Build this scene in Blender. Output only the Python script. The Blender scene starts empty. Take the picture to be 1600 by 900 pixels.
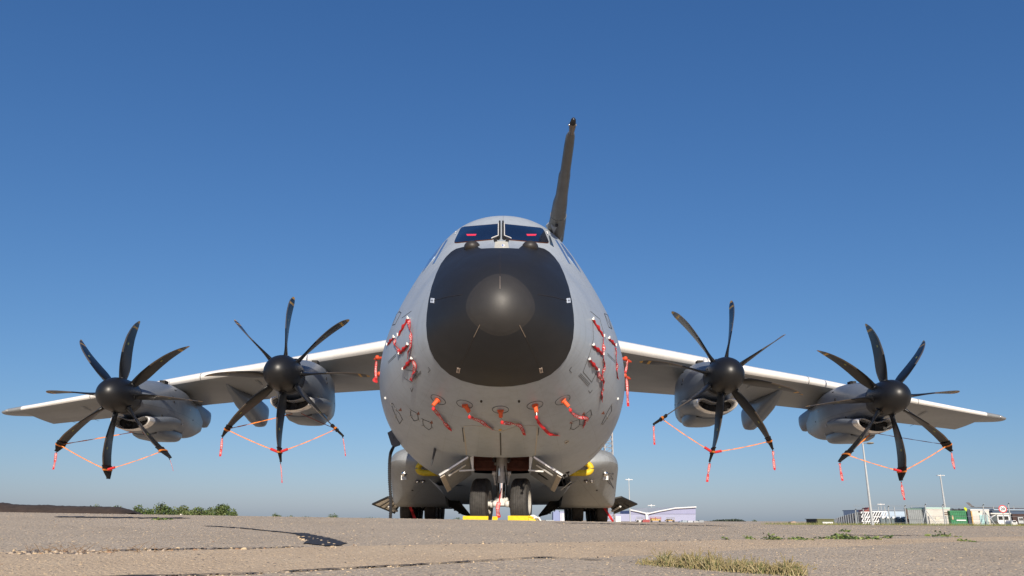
import bpy, math, random
import numpy as np
from mathutils import Vector, Matrix
from mathutils.bvhtree import BVHTree
random.seed(7); rng = np.random.default_rng(7)
SC = bpy.context.scene; COL = SC.collection
rad = math.radians

# ------------------------------------------------------------------ camera
F = 1215.0; PITCH = rad(16.6); YAW = rad(0.217); ROLL = rad(0.33)
CAM = np.array([0.135, 0.0, 0.15])
_f = np.array([math.sin(YAW)*math.cos(PITCH), math.cos(YAW)*math.cos(PITCH), math.sin(PITCH)])
_r = np.array([math.cos(YAW), -math.sin(YAW), 0.0]); _u = np.cross(_r, _f)
R_ = _r*math.cos(ROLL)+_u*math.sin(ROLL); U_ = -_r*math.sin(ROLL)+_u*math.cos(ROLL)
cd = bpy.data.cameras.new('camera'); cam = bpy.data.objects.new('camera', cd); COL.objects.link(cam)
cd.sensor_width = 36; cd.lens = F/1600*36; cd.clip_start = 0.05; cd.clip_end = 20000
mw = Matrix(((R_[0], U_[0], -_f[0], CAM[0]), (R_[1], U_[1], -_f[1], CAM[1]), (R_[2], U_[2], -_f[2], CAM[2]), (0, 0, 0, 1)))
cam.matrix_world = mw; SC.camera = cam

# ------------------------------------------------------------------ light
EL, AZ = 22.5, 4.0          # sun behind the camera, a little to the right
sunv = Vector((math.sin(rad(AZ))*math.cos(rad(EL)), -math.cos(rad(AZ))*math.cos(rad(EL)), math.sin(rad(EL))))
w = bpy.data.worlds.new("World"); SC.world = w; w.use_nodes = True
nt = w.node_tree; nt.nodes.clear()
sky = nt.nodes.new('ShaderNodeTexSky'); sky.sky_type = 'NISHITA'; sky.sun_disc = False
sky.sun_elevation = rad(EL); sky.sun_rotation = rad(180-AZ); sky.altitude = 0
sky.air_density = 1.0; sky.dust_density = 0.6; sky.ozone_density = 6.0
bg = nt.nodes.new('ShaderNodeBackground'); bg.inputs[1].default_value = 0.089
wo = nt.nodes.new('ShaderNodeOutputWorld')
_sp = nt.nodes.new('ShaderNodeSeparateColor'); _cb = nt.nodes.new('ShaderNodeCombineColor'); nt.links.new(sky.outputs[0], _sp.inputs[0])
for _i, (_g, _a) in enumerate(((1.07, .81), (.865, 1.085), (.70, 1.69))):      # colour response of the film over the clear sky
    _p = nt.nodes.new('ShaderNodeMath'); _p.operation = 'POWER'; _p.inputs[1].default_value = _g; nt.links.new(_sp.outputs[_i], _p.inputs[0])
    _m = nt.nodes.new('ShaderNodeMath'); _m.operation = 'MULTIPLY'; _m.inputs[1].default_value = _a; nt.links.new(_p.outputs[0], _m.inputs[0]); nt.links.new(_m.outputs[0], _cb.inputs[_i])
nt.links.new(_cb.outputs[0], bg.inputs[0]); nt.links.new(bg.outputs[0], wo.inputs[0])
sl = bpy.data.lights.new('sun', 'SUN'); sl.energy = 5.0; sl.angle = rad(0.5); sl.color = (1.0, 0.90, 0.76)
so = bpy.data.objects.new('sun', sl); COL.objects.link(so); so.rotation_euler = (-sunv).to_track_quat('-Z', 'Y').to_euler()
SC.view_settings.view_transform = 'Standard'; SC.view_settings.look = 'None'
SC.view_settings.exposure = 0.16; SC.view_settings.gamma = 1.0; SC.view_settings.use_curve_mapping = False

# ------------------------------------------------------------------ photo measuring helpers (pixel of the 1600x900 photo + true depth -> place)
def ray(px, py):
    return R_*((px-800)/F) - U_*((py-450)/F) + _f
def at(px, py, Y):
    d = ray(px, py); return CAM + d*((Y-CAM[1])/d[1])

# ------------------------------------------------------------------ materials
MATS = {}
def mat(name, col, rough=0.5, metal=0.0, var=0.0, scale=3.0, bump=0.0, bscale=60.0, spec=0.5, emit=None, coat=0.0, col2=None, alpha=1.0):
    if name in MATS: return MATS[name]
    m = bpy.data.materials.new(name); m.use_nodes = True; n = m.node_tree; b = n.nodes['Principled BSDF']
    b.inputs['Base Color'].default_value = (*col, 1); b.inputs['Roughness'].default_value = rough
    b.inputs['Metallic'].default_value = metal; b.inputs['Specular IOR Level'].default_value = spec
    b.inputs['Coat Weight'].default_value = coat
    tc = n.nodes.new('ShaderNodeNewGeometry')
    if var or col2:
        no = n.nodes.new('ShaderNodeTexNoise'); no.inputs['Scale'].default_value = scale; no.inputs['Detail'].default_value = 6; no.inputs['Roughness'].default_value = .62
        n.links.new(tc.outputs['Position'], no.inputs['Vector'])
        mx = n.nodes.new('ShaderNodeMix'); mx.data_type = 'RGBA'
        c2 = col2 if col2 else tuple(c*(1-var) for c in col)
        c1 = col if col2 else tuple(min(1, c*(1+var)) for c in col)
        mx.inputs[6].default_value = (*c1, 1); mx.inputs[7].default_value = (*c2, 1)
        mr = n.nodes.new('ShaderNodeMapRange'); mr.inputs[1].default_value = .3; mr.inputs[2].default_value = .7
        n.links.new(no.outputs[0], mr.inputs[0]); n.links.new(mr.outputs[0], mx.inputs[0]); n.links.new(mx.outputs[2], b.inputs['Base Color'])
        rr = n.nodes.new('ShaderNodeMapRange'); rr.inputs[3].default_value = max(0, rough-.06); rr.inputs[4].default_value = min(1, rough+.08)
        n.links.new(no.outputs[0], rr.inputs[0]); n.links.new(rr.outputs[0], b.inputs['Roughness'])
    if bump:
        nb = n.nodes.new('ShaderNodeTexNoise'); nb.inputs['Scale'].default_value = bscale; nb.inputs['Detail'].default_value = 4
        n.links.new(tc.outputs['Position'], nb.inputs['Vector'])
        bp = n.nodes.new('ShaderNodeBump'); bp.inputs['Strength'].default_value = bump; bp.inputs['Distance'].default_value = .01
        n.links.new(nb.outputs[0], bp.inputs['Height']); n.links.new(bp.outputs[0], b.inputs['Normal'])
    MATS[name] = m; return m

def paint(name, col, rough, panel=1.15, angc=None):
    """aircraft paint: faint dirt, streaks, thin panel seams across (object Y) """
    m = mat(name, col, rough, var=.05, scale=.9, bump=.0)
    n = m.node_tree; b = n.nodes['Principled BSDF']; L = n.links
    tc = n.nodes.new('ShaderNodeNewGeometry'); sp = n.nodes.new('ShaderNodeSeparateXYZ'); L.new(tc.outputs['Position'], sp.inputs[0])
    def math_(op, a, bb=None):
        q = n.nodes.new('ShaderNodeMath'); q.operation = op
        for i, v in enumerate((a, bb)):
            if v is None: continue
            if isinstance(v, (int, float)): q.inputs[i].default_value = v
            else: L.new(v, q.inputs[i])
        return q.outputs[0]
    fr = math_('FRACT', math_('MULTIPLY', sp.outputs[1], 1/panel))
    line = math_('LESS_THAN', fr, .006/panel)
    if angc is not None:
        an = math_('ARCTAN2', math_('ABSOLUTE', sp.outputs[0]), math_('SUBTRACT', sp.outputs[2], angc))
        fa = math_('FRACT', math_('MULTIPLY', an, 3.1)); line = math_('MAXIMUM', line, math_('LESS_THAN', fa, .006))
    old = b.inputs['Base Color'].links[0].from_socket
    # fine vertical grime streaks
    mp = n.nodes.new('ShaderNodeMapping'); mp.inputs['Scale'].default_value = (6, 6, .5); L.new(tc.outputs['Position'], mp.inputs[0])
    ns = n.nodes.new('ShaderNodeTexNoise'); ns.inputs['Scale'].default_value = 1.6; ns.inputs['Detail'].default_value = 7; L.new(mp.outputs[0], ns.inputs['Vector'])
    mr = n.nodes.new('ShaderNodeMapRange'); mr.inputs[1].default_value = .45; mr.inputs[2].default_value = .8; mr.inputs[3].default_value = 0; mr.inputs[4].default_value = .16; L.new(ns.outputs[0], mr.inputs[0])
    m1 = n.nodes.new('ShaderNodeMix'); m1.data_type = 'RGBA'; L.new(mr.outputs[0], m1.inputs[0]); L.new(old, m1.inputs[6]); m1.inputs[7].default_value = (.12, .11, .09, 1)
    m2 = n.nodes.new('ShaderNodeMix'); m2.data_type = 'RGBA'; L.new(math_('MULTIPLY', line, .32), m2.inputs[0]); L.new(m1.outputs[2], m2.inputs[6]); m2.inputs[7].default_value = (.05, .05, .05, 1)
    L.new(m2.outputs[2], b.inputs['Base Color'])
    return m

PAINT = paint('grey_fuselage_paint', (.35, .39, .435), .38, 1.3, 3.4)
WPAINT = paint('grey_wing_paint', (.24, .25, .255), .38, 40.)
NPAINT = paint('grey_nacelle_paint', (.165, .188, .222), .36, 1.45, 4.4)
LELIT = mat('sunlit_leading_edge', (.74, .73, .71), .30, .0, var=.06, scale=2)  # paler than the wing grey: sunlight on the glossy edge put into the colour
RADOME = mat('black_radome_paint', (.013, .0135, .0155), .50, var=.15, scale=2.2, bump=.05, bscale=90)
RADCAP = mat('worn_radome_cap', (.027, .025, .024), .50, var=.12, scale=6, bump=.08, bscale=120)
BLK = mat('black_blade_paint', (.0085, .009, .0105), .36, var=.2, scale=5)
SPIN = mat('black_spinner_paint', (.009, .009, .010), .40, var=.2, scale=4, bump=.04, bscale=80)
BSTRIP = mat('blade_erosion_strip', (.20, .17, .14), .38, .5, var=.1, scale=8)
YEL = mat('amber_tip_paint', (.62, .33, .045), .5, var=.1)
CHROME = mat('polished_metal', (.82, .80, .77), .16, 1.0, var=.04, scale=10)
STEEL = mat('dull_steel', (.42, .42, .42), .38, .8, var=.12, scale=15)
WHITEP = mat('white_gear_paint', (.62, .61, .58), .4, var=.12, scale=12)
DARK = mat('dark_recess', (.012, .011, .011), .7, var=.3, scale=8)
BAY = mat('red_brown_bay_primer', (.17, .055, .035), .6, var=.35, scale=9)
RUB = mat('tyre_rubber', (.038, .035, .032), .72, var=.3, scale=14, bump=.2, bscale=200)
GLASS = mat('tinted_cockpit_glass', (.006, .010, .024), .05, spec=.9, coat=.6)
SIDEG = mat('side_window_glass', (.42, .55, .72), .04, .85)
SEAL = mat('orange_window_seal', (.10, .035, .018), .5, var=.2, scale=20)
RED = mat('red_streamer_cloth', (.50, .016, .02), .72, var=.16, scale=30, bump=.2, bscale=300)
ORANGE = mat('orange_cover_cloth', (.70, .11, .03), .6, var=.16, scale=30, bump=.15, bscale=200)
STRAP = mat('orange_webbing', (.78, .24, .04), .7, var=.25, scale=25)
WHITE = mat('white_print', (.78, .78, .76), .6, var=.05, scale=30)
YCH = mat('yellow_chock_paint', (.75, .50, .012), .5, var=.14, scale=14, bump=.1, bscale=80)
YLIP = mat('yellow_foam_cover', (.74, .50, .02), .6, var=.12, scale=10)
LINE = mat('dark_marking', (.05, .052, .055), .6, var=.1)
LLINE = mat('light_seam', (.50, .46, .40), .5, .3, var=.1)
CREAM = mat('cream_panel', (.55, .53, .46), .5, var=.08, scale=20)
BLUE = mat('blue_mark', (.05, .16, .5), .5, var=.05)
RSTRIP = mat('pink_red_strip', (.75, .04, .09), .5, var=.05)
SOCK = mat('black_padded_cover', (.010, .010, .011), .75, var=.2, scale=20, bump=.4, bscale=60)

# ------------------------------------------------------------------ mesh building
class M:
    def __init__(s): s.v = []; s.f = []; s.m = []
    def add(s, vs, fs, mi=0):
        o = len(s.v); s.v.extend([tuple(map(float, p)) for p in vs])
        for f in fs: s.f.append(tuple(i+o for i in f)); s.m.append(mi)
    def loft(s, rings, closed=True, cap=(True, True), mi=0):
        n = len(rings[0]); o = len(s.v)
        for r in rings: s.v.extend([tuple(map(float, p)) for p in r])
        for i in range(len(rings)-1):
            for j in range(n if closed else n-1):
                k = (j+1) % n
                s.f.append((o+i*n+j, o+i*n+k, o+(i+1)*n+k, o+(i+1)*n+j)); s.m.append(mi)
        if closed and cap[0]: s.f.append(tuple(o+j for j in reversed(range(n)))); s.m.append(mi)
        if closed and cap[1]: s.f.append(tuple(o+(len(rings)-1)*n+j for j in range(n))); s.m.append(mi)
    def tube(s, pts, r, n=8, mi=0, cap=True):
        pts = [Vector(p) for p in pts]; rs = r if isinstance(r, (list, tuple)) else [r]*len(pts)
        rings = []; up = None
        for i, p in enumerate(pts):
            t = (pts[min(i+1, len(pts)-1)]-pts[max(i-1, 0)]).normalized()
            if up is None: up = Vector((0, 0, 1)) if abs(t.z) < .9 else Vector((0, 1, 0))
            a = t.cross(up)
            if a.length < 1e-4: a = t.cross(Vector((1, 0, 0)))
            a.normalize(); b = t.cross(a).normalized(); up = -b if False else up
            rings.append([p+(a*math.cos(q)+b*math.sin(q))*rs[i] for q in [2*math.pi*k/n for k in range(n)]])
        s.loft(rings, True, (cap, cap), mi)
    def box(s, lo, hi, mi=0, bev=0.0):
        x0, y0, z0 = lo; x1, y1, z1 = hi
        s.hexa([(x0, y0, z0), (x1, y0, z0), (x1, y1, z0), (x0, y1, z0), (x0, y0, z1), (x1, y0, z1), (x1, y1, z1), (x0, y1, z1)], mi)
    def hexa(s, c, mi=0):
        s.add(c, [(0, 3, 2, 1), (4, 5, 6, 7), (0, 1, 5, 4), (1, 2, 6, 5), (2, 3, 7, 6), (3, 0, 4, 7)], mi)
    def bar(s, a, b, wd, th, upv=(0, 0, 1), mi=0):
        a = Vector(a); b = Vector(b); t = (b-a).normalized(); u = Vector(upv)
        sd = t.cross(u)
        if sd.length < 1e-3: sd = t.cross(Vector((0, 1, 0)))
        sd.normalize(); u = sd.cross(t).normalized(); sd = sd*wd/2; u = u*th/2
        s.hexa([a-sd-u, a+sd-u, b+sd-u, b-sd-u, a-sd+u, a+sd+u, b+sd+u, b-sd+u], mi)
    def plate(s, pts, th, mi=0):
        """polygon (3-D, planar-ish) thickened along its normal"""
        P = [Vector(p) for p in pts]; n = Vector((0, 0, 0))
        for i in range(len(P)): n += P[i].cross(P[(i+1) % len(P)])
        n.normalize(); k = len(P)
        s.add([p-n*th/2 for p in P]+[p+n*th/2 for p in P],
              [tuple(reversed(range(k))), tuple(range(k, 2*k))]+[(i, (i+1) % k, (i+1) % k+k, i+k) for i in range(k)], mi)
    def ball(s, c, r, sc=(1, 1, 1), n=12, mi=0, top=0.0):
        rings = []
        for i in range(n+1):
            a = -math.pi/2+math.pi*i/n
            rings.append([(c[0]+r*sc[0]*math.cos(a)*math.cos(b), c[1]+r*sc[1]*math.cos(a)*math.sin(b), c[2]+r*sc[2]*math.sin(a)) for b in [2*math.pi*k/(2*n) for k in range(2*n)]])
        s.loft(rings, True, (False, False), mi)
    def disc(s, c, nrm, r, th, n=24, mi=0):
        c = Vector(c); nrm = Vector(nrm).normalized()
        s.tube([c-nrm*th/2, c+nrm*th/2], r, n, mi)

def catmull(pts, k=8):
    P = [np.array(p, float) for p in pts]; P = [2*P[0]-P[1]]+P+[2*P[-1]-P[-2]]; o = []
    for i in range(1, len(P)-2):
        for j in range(k):
            t_ = j/k; o.append(.5*((2*P[i])+(-P[i-1]+P[i+1])*t_+(2*P[i-1]-5*P[i]+4*P[i+1]-P[i+2])*t_**2+(-P[i-1]+3*P[i]-3*P[i+1]+P[i+2])*t_**3))
    o.append(P[-2]); return o
ORG = {}
def part(name, m, mats, parent=None, smooth=True, label=None, ang=35):
    o0 = ORG.get(parent, Vector((0, 0, 0))) if parent else Vector((0, 0, 0))
    me = bpy.data.meshes.new(name)
    vs = np.array(m.v, dtype=float)-np.array(o0)
    me.from_pydata(vs.tolist(), [], m.f)
    mats = mats if isinstance(mats, (list, tuple)) else [mats]
    for q in mats: me.materials.append(q)
    if len(mats) > 1: me.polygons.foreach_set('material_index', m.m)
    me.update(); me.validate()
    if smooth:
        me.polygons.foreach_set('use_smooth', [True]*len(me.polygons)); me.set_sharp_from_angle(angle=rad(ang))
    o = bpy.data.objects.new(name, me); COL.objects.link(o)
    if parent: o.parent = parent
    ORG[o] = Vector(o0)
    if label: o['label'] = label
    return o
def thing(name, label, cat, loc, group=None):
    o = bpy.data.objects.new(name, None); COL.objects.link(o); o.location = loc; o.empty_display_size = .2
    o['label'] = label; o['category'] = cat
    if group: o['group'] = group
    ORG[o] = Vector(loc); return o
def tag(o, label, cat, group=None, kind=None):
    o['label'] = label; o['category'] = cat
    if group: o['group'] = group
    if kind: o['kind'] = kind
    return o
def struct(name, m, mats, smooth=True, kind='structure'):
    o = part(name, m, mats, None, smooth); o['kind'] = kind; return o

# ------------------------------------------------------------------ ground
def sstep(a, b, x): t = np.clip((x-a)/(b-a), 0, 1); return t*t*(3-2*t)
def gz(X, Y):
    X = np.asarray(X, float); Y = np.asarray(Y, float)
    zc = .147-np.clip(.0098*X, -.055, .055)
    lin = (Y-2.2)/5.8
    rise = np.where(Y < 8, np.clip(lin, -.35, 1), 1)
    rise = rise - .05*np.exp(-((Y-8)/.8)**2)*0
    z = zc*rise*(1-sstep(8.2, 14, Y))
    z = z - .15*sstep(38, 56, Y)
    z = z + (.0028*np.sin(X*2.3+Y*.7)+.002*np.sin(X*5.1-Y*1.9+1))*sstep(1, 2, Y)*(1-sstep(5, 7, Y))
    return z
def gzf(x, y): return float(gz(x, y))
def ground_hit(px, py):
    d = ray(px, py); d = d/d[1]
    Y = np.arange(1.2, 200, .005); P = CAM[None]+d[None]*Y[:, None]
    g = gz(P[:, 0], P[:, 1]); i = np.where(P[:, 2] <= g)[0]
    if len(i) == 0:
        k = np.argmin(P[:1600, 2]-g[:1600]); return np.array([P[k, 0], P[k, 1], g[k]])
    return np.array([P[i[0], 0], P[i[0], 1], g[i[0]]])

J1 = [(-250, 866), (0, 862), (160, 861), (280, 859), (400, 857), (470, 855), (540, 853), (660, 851), (800, 848.5), (950, 846), (1150, 843), (1330, 841.5), (1600, 838), (1800, 836)]
J2 = [(-250, 915), (0, 906), (200, 902), (400, 897), (560, 888), (640, 884), (800, 875), (840, 872), (900, 873.5), (1000, 868), (1200, 857), (1325, 855), (1450, 848), (1600, 845), (1800, 843)]
W1 = np.array([ground_hit(*p) for p in J1]); W2 = np.array([ground_hit(*p) for p in J2])
xs = np.concatenate([-np.geomspace(9000, 6.2, 70), np.arange(-6, 6.001, .04), np.geomspace(6.2, 9000, 70)])
ys = np.concatenate([-np.geomspace(900, 1, 24), np.arange(0, 1.4, .2), np.arange(1.4, 9, .03), np.geomspace(9.05, 62, 110), np.geomspace(64, 9000, 60)])
gx, gy = np.meshgrid(xs, ys); g = gz(gx, gy)
V = np.stack([gx, gy, g], -1).reshape(-1, 3); nx, ny = len(xs), len(ys)
ii = np.arange(ny-1)[:, None]*nx+np.arange(nx-1)[None]
FQ = np.stack([ii, ii+1, ii+nx+1, ii+nx], -1).reshape(-1, 4)
me = bpy.data.meshes.new('ground'); me.from_pydata(V.tolist(), [], FQ.tolist())
sd = np.minimum(np.interp(V[:, 0], W1[:, 0], W1[:, 1])-V[:, 1], V[:, 1]-np.interp(V[:, 0], W2[:, 0], W2[:, 1]))
a = me.attributes.new('band', 'FLOAT', 'POINT'); a.data.foreach_set('value', np.clip(sd, -5, 5).astype(np.float32))
near = (V[:, 1] < np.interp(V[:, 0], W2[:, 0], W2[:, 1])).astype(np.float32)
a = me.attributes.new('near', 'FLOAT', 'POINT'); a.data.foreach_set('value', near)
me.polygons.foreach_set('use_smooth', [True]*len(me.polygons)); me.update()
ground = bpy.data.objects.new('ground', me); COL.objects.link(ground); ground['kind'] = 'structure'

def ground_material():
    m = bpy.data.materials.new('exposed_aggregate_concrete'); m.use_nodes = True; n = m.node_tree; L = n.links; b = n.nodes['Principled BSDF']
    b.inputs['Roughness'].default_value = .9; b.inputs['Specular IOR Level'].default_value = .2
    geo = n.nodes.new('ShaderNodeNewGeometry')
    def noise(scale, det=5, ro=.6, vec=None):
        q = n.nodes.new('ShaderNodeTexNoise'); q.inputs['Scale'].default_value = scale; q.inputs['Detail'].default_value = det; q.inputs['Roughness'].default_value = ro
        L.new(vec or geo.outputs['Position'], q.inputs['Vector']); return q.outputs[0]
    def ramp(s, stops):
        r = n.nodes.new('ShaderNodeValToRGB'); e = r.color_ramp.elements
        e[0].position, e[0].color = stops[0][0], (*stops[0][1], 1); e[1].position, e[1].color = stops[-1][0], (*stops[-1][1], 1)
        for p, c in stops[1:-1]: k = e.new(p); k.color = (*c, 1)
        L.new(s, r.inputs[0]); return r.outputs[0]
    def mix(f, a_, b_, mode='MIX'):
        q = n.nodes.new('ShaderNodeMix'); q.data_type = 'RGBA'; q.blend_type = mode
        for i, v in ((0, f), (6, a_), (7, b_)):
            if isinstance(v, float): q.inputs[i].default_value = v
            elif isinstance(v, tuple): q.inputs[i].default_value = (*v, 1)
            else: L.new(v, q.inputs[i])
        return q.outputs[2]
    def mth(op, a_, b_=None):
        q = n.nodes.new('ShaderNodeMath'); q.operation = op
        for i, v in enumerate((a_, b_)):
            if v is None: continue
            if isinstance(v, float): q.inputs[i].default_value = v
            else: L.new(v, q.inputs[i])
        return q.outputs[0]
    at_ = n.nodes.new('ShaderNodeAttribute'); at_.attribute_name = 'band'
    sdn = mth('ADD', at_.outputs['Fac'], mth('MULTIPLY', mth('SUBTRACT', noise(3.0, 8, .7), .5), .14))
    bandf = n.nodes.new('ShaderNodeMapRange'); bandf.inputs[1].default_value = -.012; bandf.inputs[2].default_value = .03; L.new(sdn, bandf.inputs[0])
    big = noise(1.1, 6, .65)
    conc = ramp(big, [(.3, (.52, .44, .35)), (.5, (.62, .53, .43)), (.7, (.70, .60, .49))])
    sand = ramp(noise(2.0, 6, .6), [(.3, (.70, .53, .36)), (.55, (.80, .62, .43)), (.75, (.84, .68, .49))])
    base = mix(bandf.outputs[0], conc, sand)
    # stones: random colour per cell, dark gaps between them
    def vor(scale, feat='F1'):
        q = n.nodes.new('ShaderNodeTexVoronoi'); q.feature = feat; q.inputs['Scale'].default_value = scale; L.new(geo.outputs['Position'], q.inputs['Vector']); return q
    v1 = vor(75.); v2 = vor(190.)
    sep = n.nodes.new('ShaderNodeSeparateColor'); L.new(v1.outputs['Color'], sep.inputs[0])
    st = ramp(sep.outputs[0], [(0, (.12, .10, .09)), (.10, (.22, .18, .15)), (.22, (.42, .345, .27)), (.55, (.50, .415, .32)), (.75, (.60, .475, .34)), (.9, (.66, .53, .39)), (1., (.72, .62, .50))])
    sep2 = n.nodes.new('ShaderNodeSeparateColor'); L.new(v2.outputs['Color'], sep2.inputs[0])
    st2 = ramp(sep2.outputs[1], [(0, (.18, .145, .12)), (.3, (.42, .345, .27)), (.7, (.55, .45, .34)), (1., (.74, .62, .49))])
    inner = n.nodes.new('ShaderNodeMapRange'); inner.inputs[1].default_value = .45; inner.inputs[2].default_value = .62; inner.inputs[3].default_value = 1; inner.inputs[4].default_value = 0; L.new(v1.outputs['Distance'], inner.inputs[0])
    sf = mth('MULTIPLY', inner.outputs[0], mth('SUBTRACT', .55, mth('MULTIPLY', bandf.outputs[0], .36)))
    c = mix(.28, base, st2); c = mix(sf, c, st)
    # dark stains
    stf = n.nodes.new('ShaderNodeMapRange'); stf.inputs[1].default_value = .58; stf.inputs[2].default_value = .78; stf.inputs[4].default_value = .45; L.new(noise(.7, 7, .7), stf.inputs[0])
    c = mix(stf.outputs[0], c, (.30, .235, .175))
    c = mix(1.0, c, (1.0, .96, .88), 'MULTIPLY')
    L.new(c, b.inputs['Base Color'])
    h = mth('ADD', mth('MULTIPLY', v1.outputs['Distance'], -1.0), mth('ADD', mth('MULTIPLY', noise(40., 6, .7), 1.1), mth('MULTIPLY', v2.outputs['Distance'], -.4)))
    bp = n.nodes.new('ShaderNodeBump'); bp.inputs['Strength'].default_value = 1.0; bp.inputs['Distance'].default_value = .0042
    L.new(h, bp.inputs['Height']); L.new(bp.outputs[0], b.inputs['Normal'])
    return m
GM = ground_material(); me.materials.append(GM)
TAR = mat('bitumen', (.035, .034, .038), .75, var=.3, scale=30, bump=.6, bscale=90)

# tar patch and joint strips: thin sheets that follow the ground
def ground_strip(m, pix, wd, lift=.004, jag=.3, step=.03, taper=True, mi=0):
    W = np.array([ground_hit(*p) for p in pix]); seg = np.r_[0, np.cumsum(np.hypot(*np.diff(W[:, :2], axis=0).T))]
    t = np.arange(0, seg[-1], step); X = np.interp(t, seg, W[:, 0]); Y = np.interp(t, seg, W[:, 1])
    k = len(t); Y = Y+np.interp(t, np.arange(0, seg[-1]+.1, .09), rng.normal(0, .006, len(np.arange(0, seg[-1]+.1, .09))))
    w1 = wd*(1+jag*rng.normal(size=k)).clip(.15, 2.2); w2 = wd*(1+jag*rng.normal(size=k)).clip(.15, 2.2)
    if taper: e = np.minimum(1, np.minimum(t, seg[-1]-t)/max(.1, seg[-1]*.06)); w1 *= e; w2 *= e
    a_ = [(X[i], Y[i]-w1[i]/2, gzf(X[i], Y[i]-w1[i]/2)+lift) for i in range(k)]
    b_ = [(X[i], Y[i]+w2[i]/2, gzf(X[i], Y[i]+w2[i]/2)+lift) for i in range(k)]
    m.loft([a_, b_], closed=False, mi=mi)
def ground_blob(m, pix, lift=.004):
    W = [ground_hit(*p) for p in pix]; P = []
    for i in range(len(W)):
        a_, b_ = W[i], W[(i+1) % len(W)]; k = max(2, int(np.hypot(*(b_-a_)[:2])/.03))
        for j in range(k):
            q = a_+(b_-a_)*j/k; P.append((q[0]+rng.normal(0, .012), q[1]+rng.normal(0, .02)))
    c = np.mean(P, axis=0); n_ = len(P); vs = []
    for f_ in (1, .75, .5, .25):
        vs.append([(c[0]+(p[0]-c[0])*f_, c[1]+(p[1]-c[1])*f_, gzf(c[0]+(p[0]-c[0])*f_, c[1]+(p[1]-c[1])*f_)+lift) for p in P])
    m.loft(vs, True, (False, True))
m = M(); ground_blob(m, [(462, 833), (478, 834), (500, 838), (522, 844), (538, 850), (534, 853), (508, 854), (486, 852), (478, 845), (468, 838)])
ground_strip(m, [(312, 822), (340, 823), (400, 828), (440, 832), (470, 835)], .055, jag=.35)
struct('tar_patch', m, TAR)
m = M(); ground_strip(m, [(84, 807.4), (150, 808.8), (230, 809.5), (300, 810)], .22, jag=.5)
ground_strip(m, [(860, 817.2), (920, 818), (1000, 819.8), (1060, 820.6), (1150, 822.5)], .10, jag=.5)
ground_strip(m, [(1300, 836), (1350, 837), (1420, 837), (1450, 837)], .05, jag=.6)
ground_strip(m, [(1325, 854.5), (1352, 854.5)], .03, jag=.6)
struct('tar_seam', m, TAR)
m = M()
ground_strip(m, [(160, 861), (280, 859), (400, 857.4), (470, 855)], .030, jag=.8)
ground_strip(m, J2[1:9]+[(950, 875.5)], .022, jag=.8)
ground_strip(m, [(900, 874.5), (925, 875.5), (950, 876)], .035, jag=.8)
ground_strip(m, [(950, 875.5), (1000, 880), (1120, 890), (1260, 897)], .007, jag=.8)
struct('joint_crack', m, mat('crack_dirt', (.045, .036, .03), .95, var=.4, scale=60, bump=.6, bscale=200))
# dotted crumbling joint further right
m = M()
for x0 in np.arange(470, 1600, 7.5):
    if rng.random() < .7:
        yy = np.interp(x0, [p[0] for p in J1], [p[1] for p in J1]); ground_strip(m, [(x0, yy), (x0+rng.uniform(2, 6), yy)], .018, jag=.5, step=.008)
struct('crumbled_joint', m, MATS['crack_dirt'])

# ------------------------------------------------------------------ pebbles (stuff) and rubble
def pebble(m, x, y, r, flat=.6, mi=0, sink=.35):
    z = gzf(x, y); n1, n2 = 6, 3; ph = rng.uniform(0, 6.28); sx, sy = r*rng.uniform(.7, 1.4), r*rng.uniform(.7, 1.2); sz = r*flat*rng.uniform(.6, 1.2)
    rings = []
    for i, (rr, zz) in enumerate(((1., -.4), (.95, .25), (.5, .9))):
        rings.append([(x+sx*rr*math.cos(ph+k*1.047)*rng.uniform(.8, 1.1), y+sy*rr*math.sin(ph+k*1.047)*rng.uniform(.8, 1.1), z+sz*(zz+sink*.3)) for k in range(6)])
    m.loft(rings, True, (False, True), mi)
PEB = [mat('pebble_tan', (.54, .41, .26), .85, var=.2, scale=90), mat('pebble_grey', (.42, .34, .26), .85, var=.2, scale=90),
       mat('pebble_dark', (.10, .085, .08), .85, var=.2, scale=90), mat('pebble_pale', (.42, .36, .28), .85, var=.1, scale=90), mat('pebble_rust', (.28, .17, .10), .85, var=.2, scale=90)]
m = M()
for i in range(22000):
    Y = 1.9*(4.6)**(rng.random()**1.0); X = rng.uniform(-.72, .72)*Y
    pebble(m, X, Y, rng.choice([.0018, .0025, .0034, .005], p=[.42, .38, .17, .03])*(.64+.12*Y), .38, int(rng.choice(5, p=[.42, .34, .20, .02, .02])))
o = part('loose_gravel', m, PEB, None, True); tag(o, 'fine loose grit and gravel lying all over the concrete', 'gravel', kind='stuff')
m = M()
for i in range(150):
    px = rng.uniform(160, 470) if i < 105 else rng.uniform(470, 1150); py = np.interp(px, [p[0] for p in J1], [p[1] for p in J1])+rng.normal(0, .7)
    h = ground_hit(px, py); pebble(m, h[0], h[1], rng.uniform(.004, .010) if px < 400 else rng.uniform(.003, .007), .7, int(rng.choice(5, p=[.12, .18, .58, .0, .12])))
for i in range(90):
    px = rng.uniform(0, 175); py = 864+rng.normal(0, 1.6); h = ground_hit(px, py); pebble(m, h[0], h[1], rng.uniform(.004, .010), .7, int(rng.choice(5, p=[.25, .25, .40, .0, .10])))
for i in range(120):
    px = rng.uniform(250, 960); py = np.interp(px, [p[0] for p in J2], [p[1] for p in J2])+rng.normal(0, .9)
    h = ground_hit(px, py); pebble(m, h[0], h[1], rng.uniform(.002, .0055), .8, int(rng.choice(5, p=[.35, .2, .3, .1, .05])))
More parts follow.
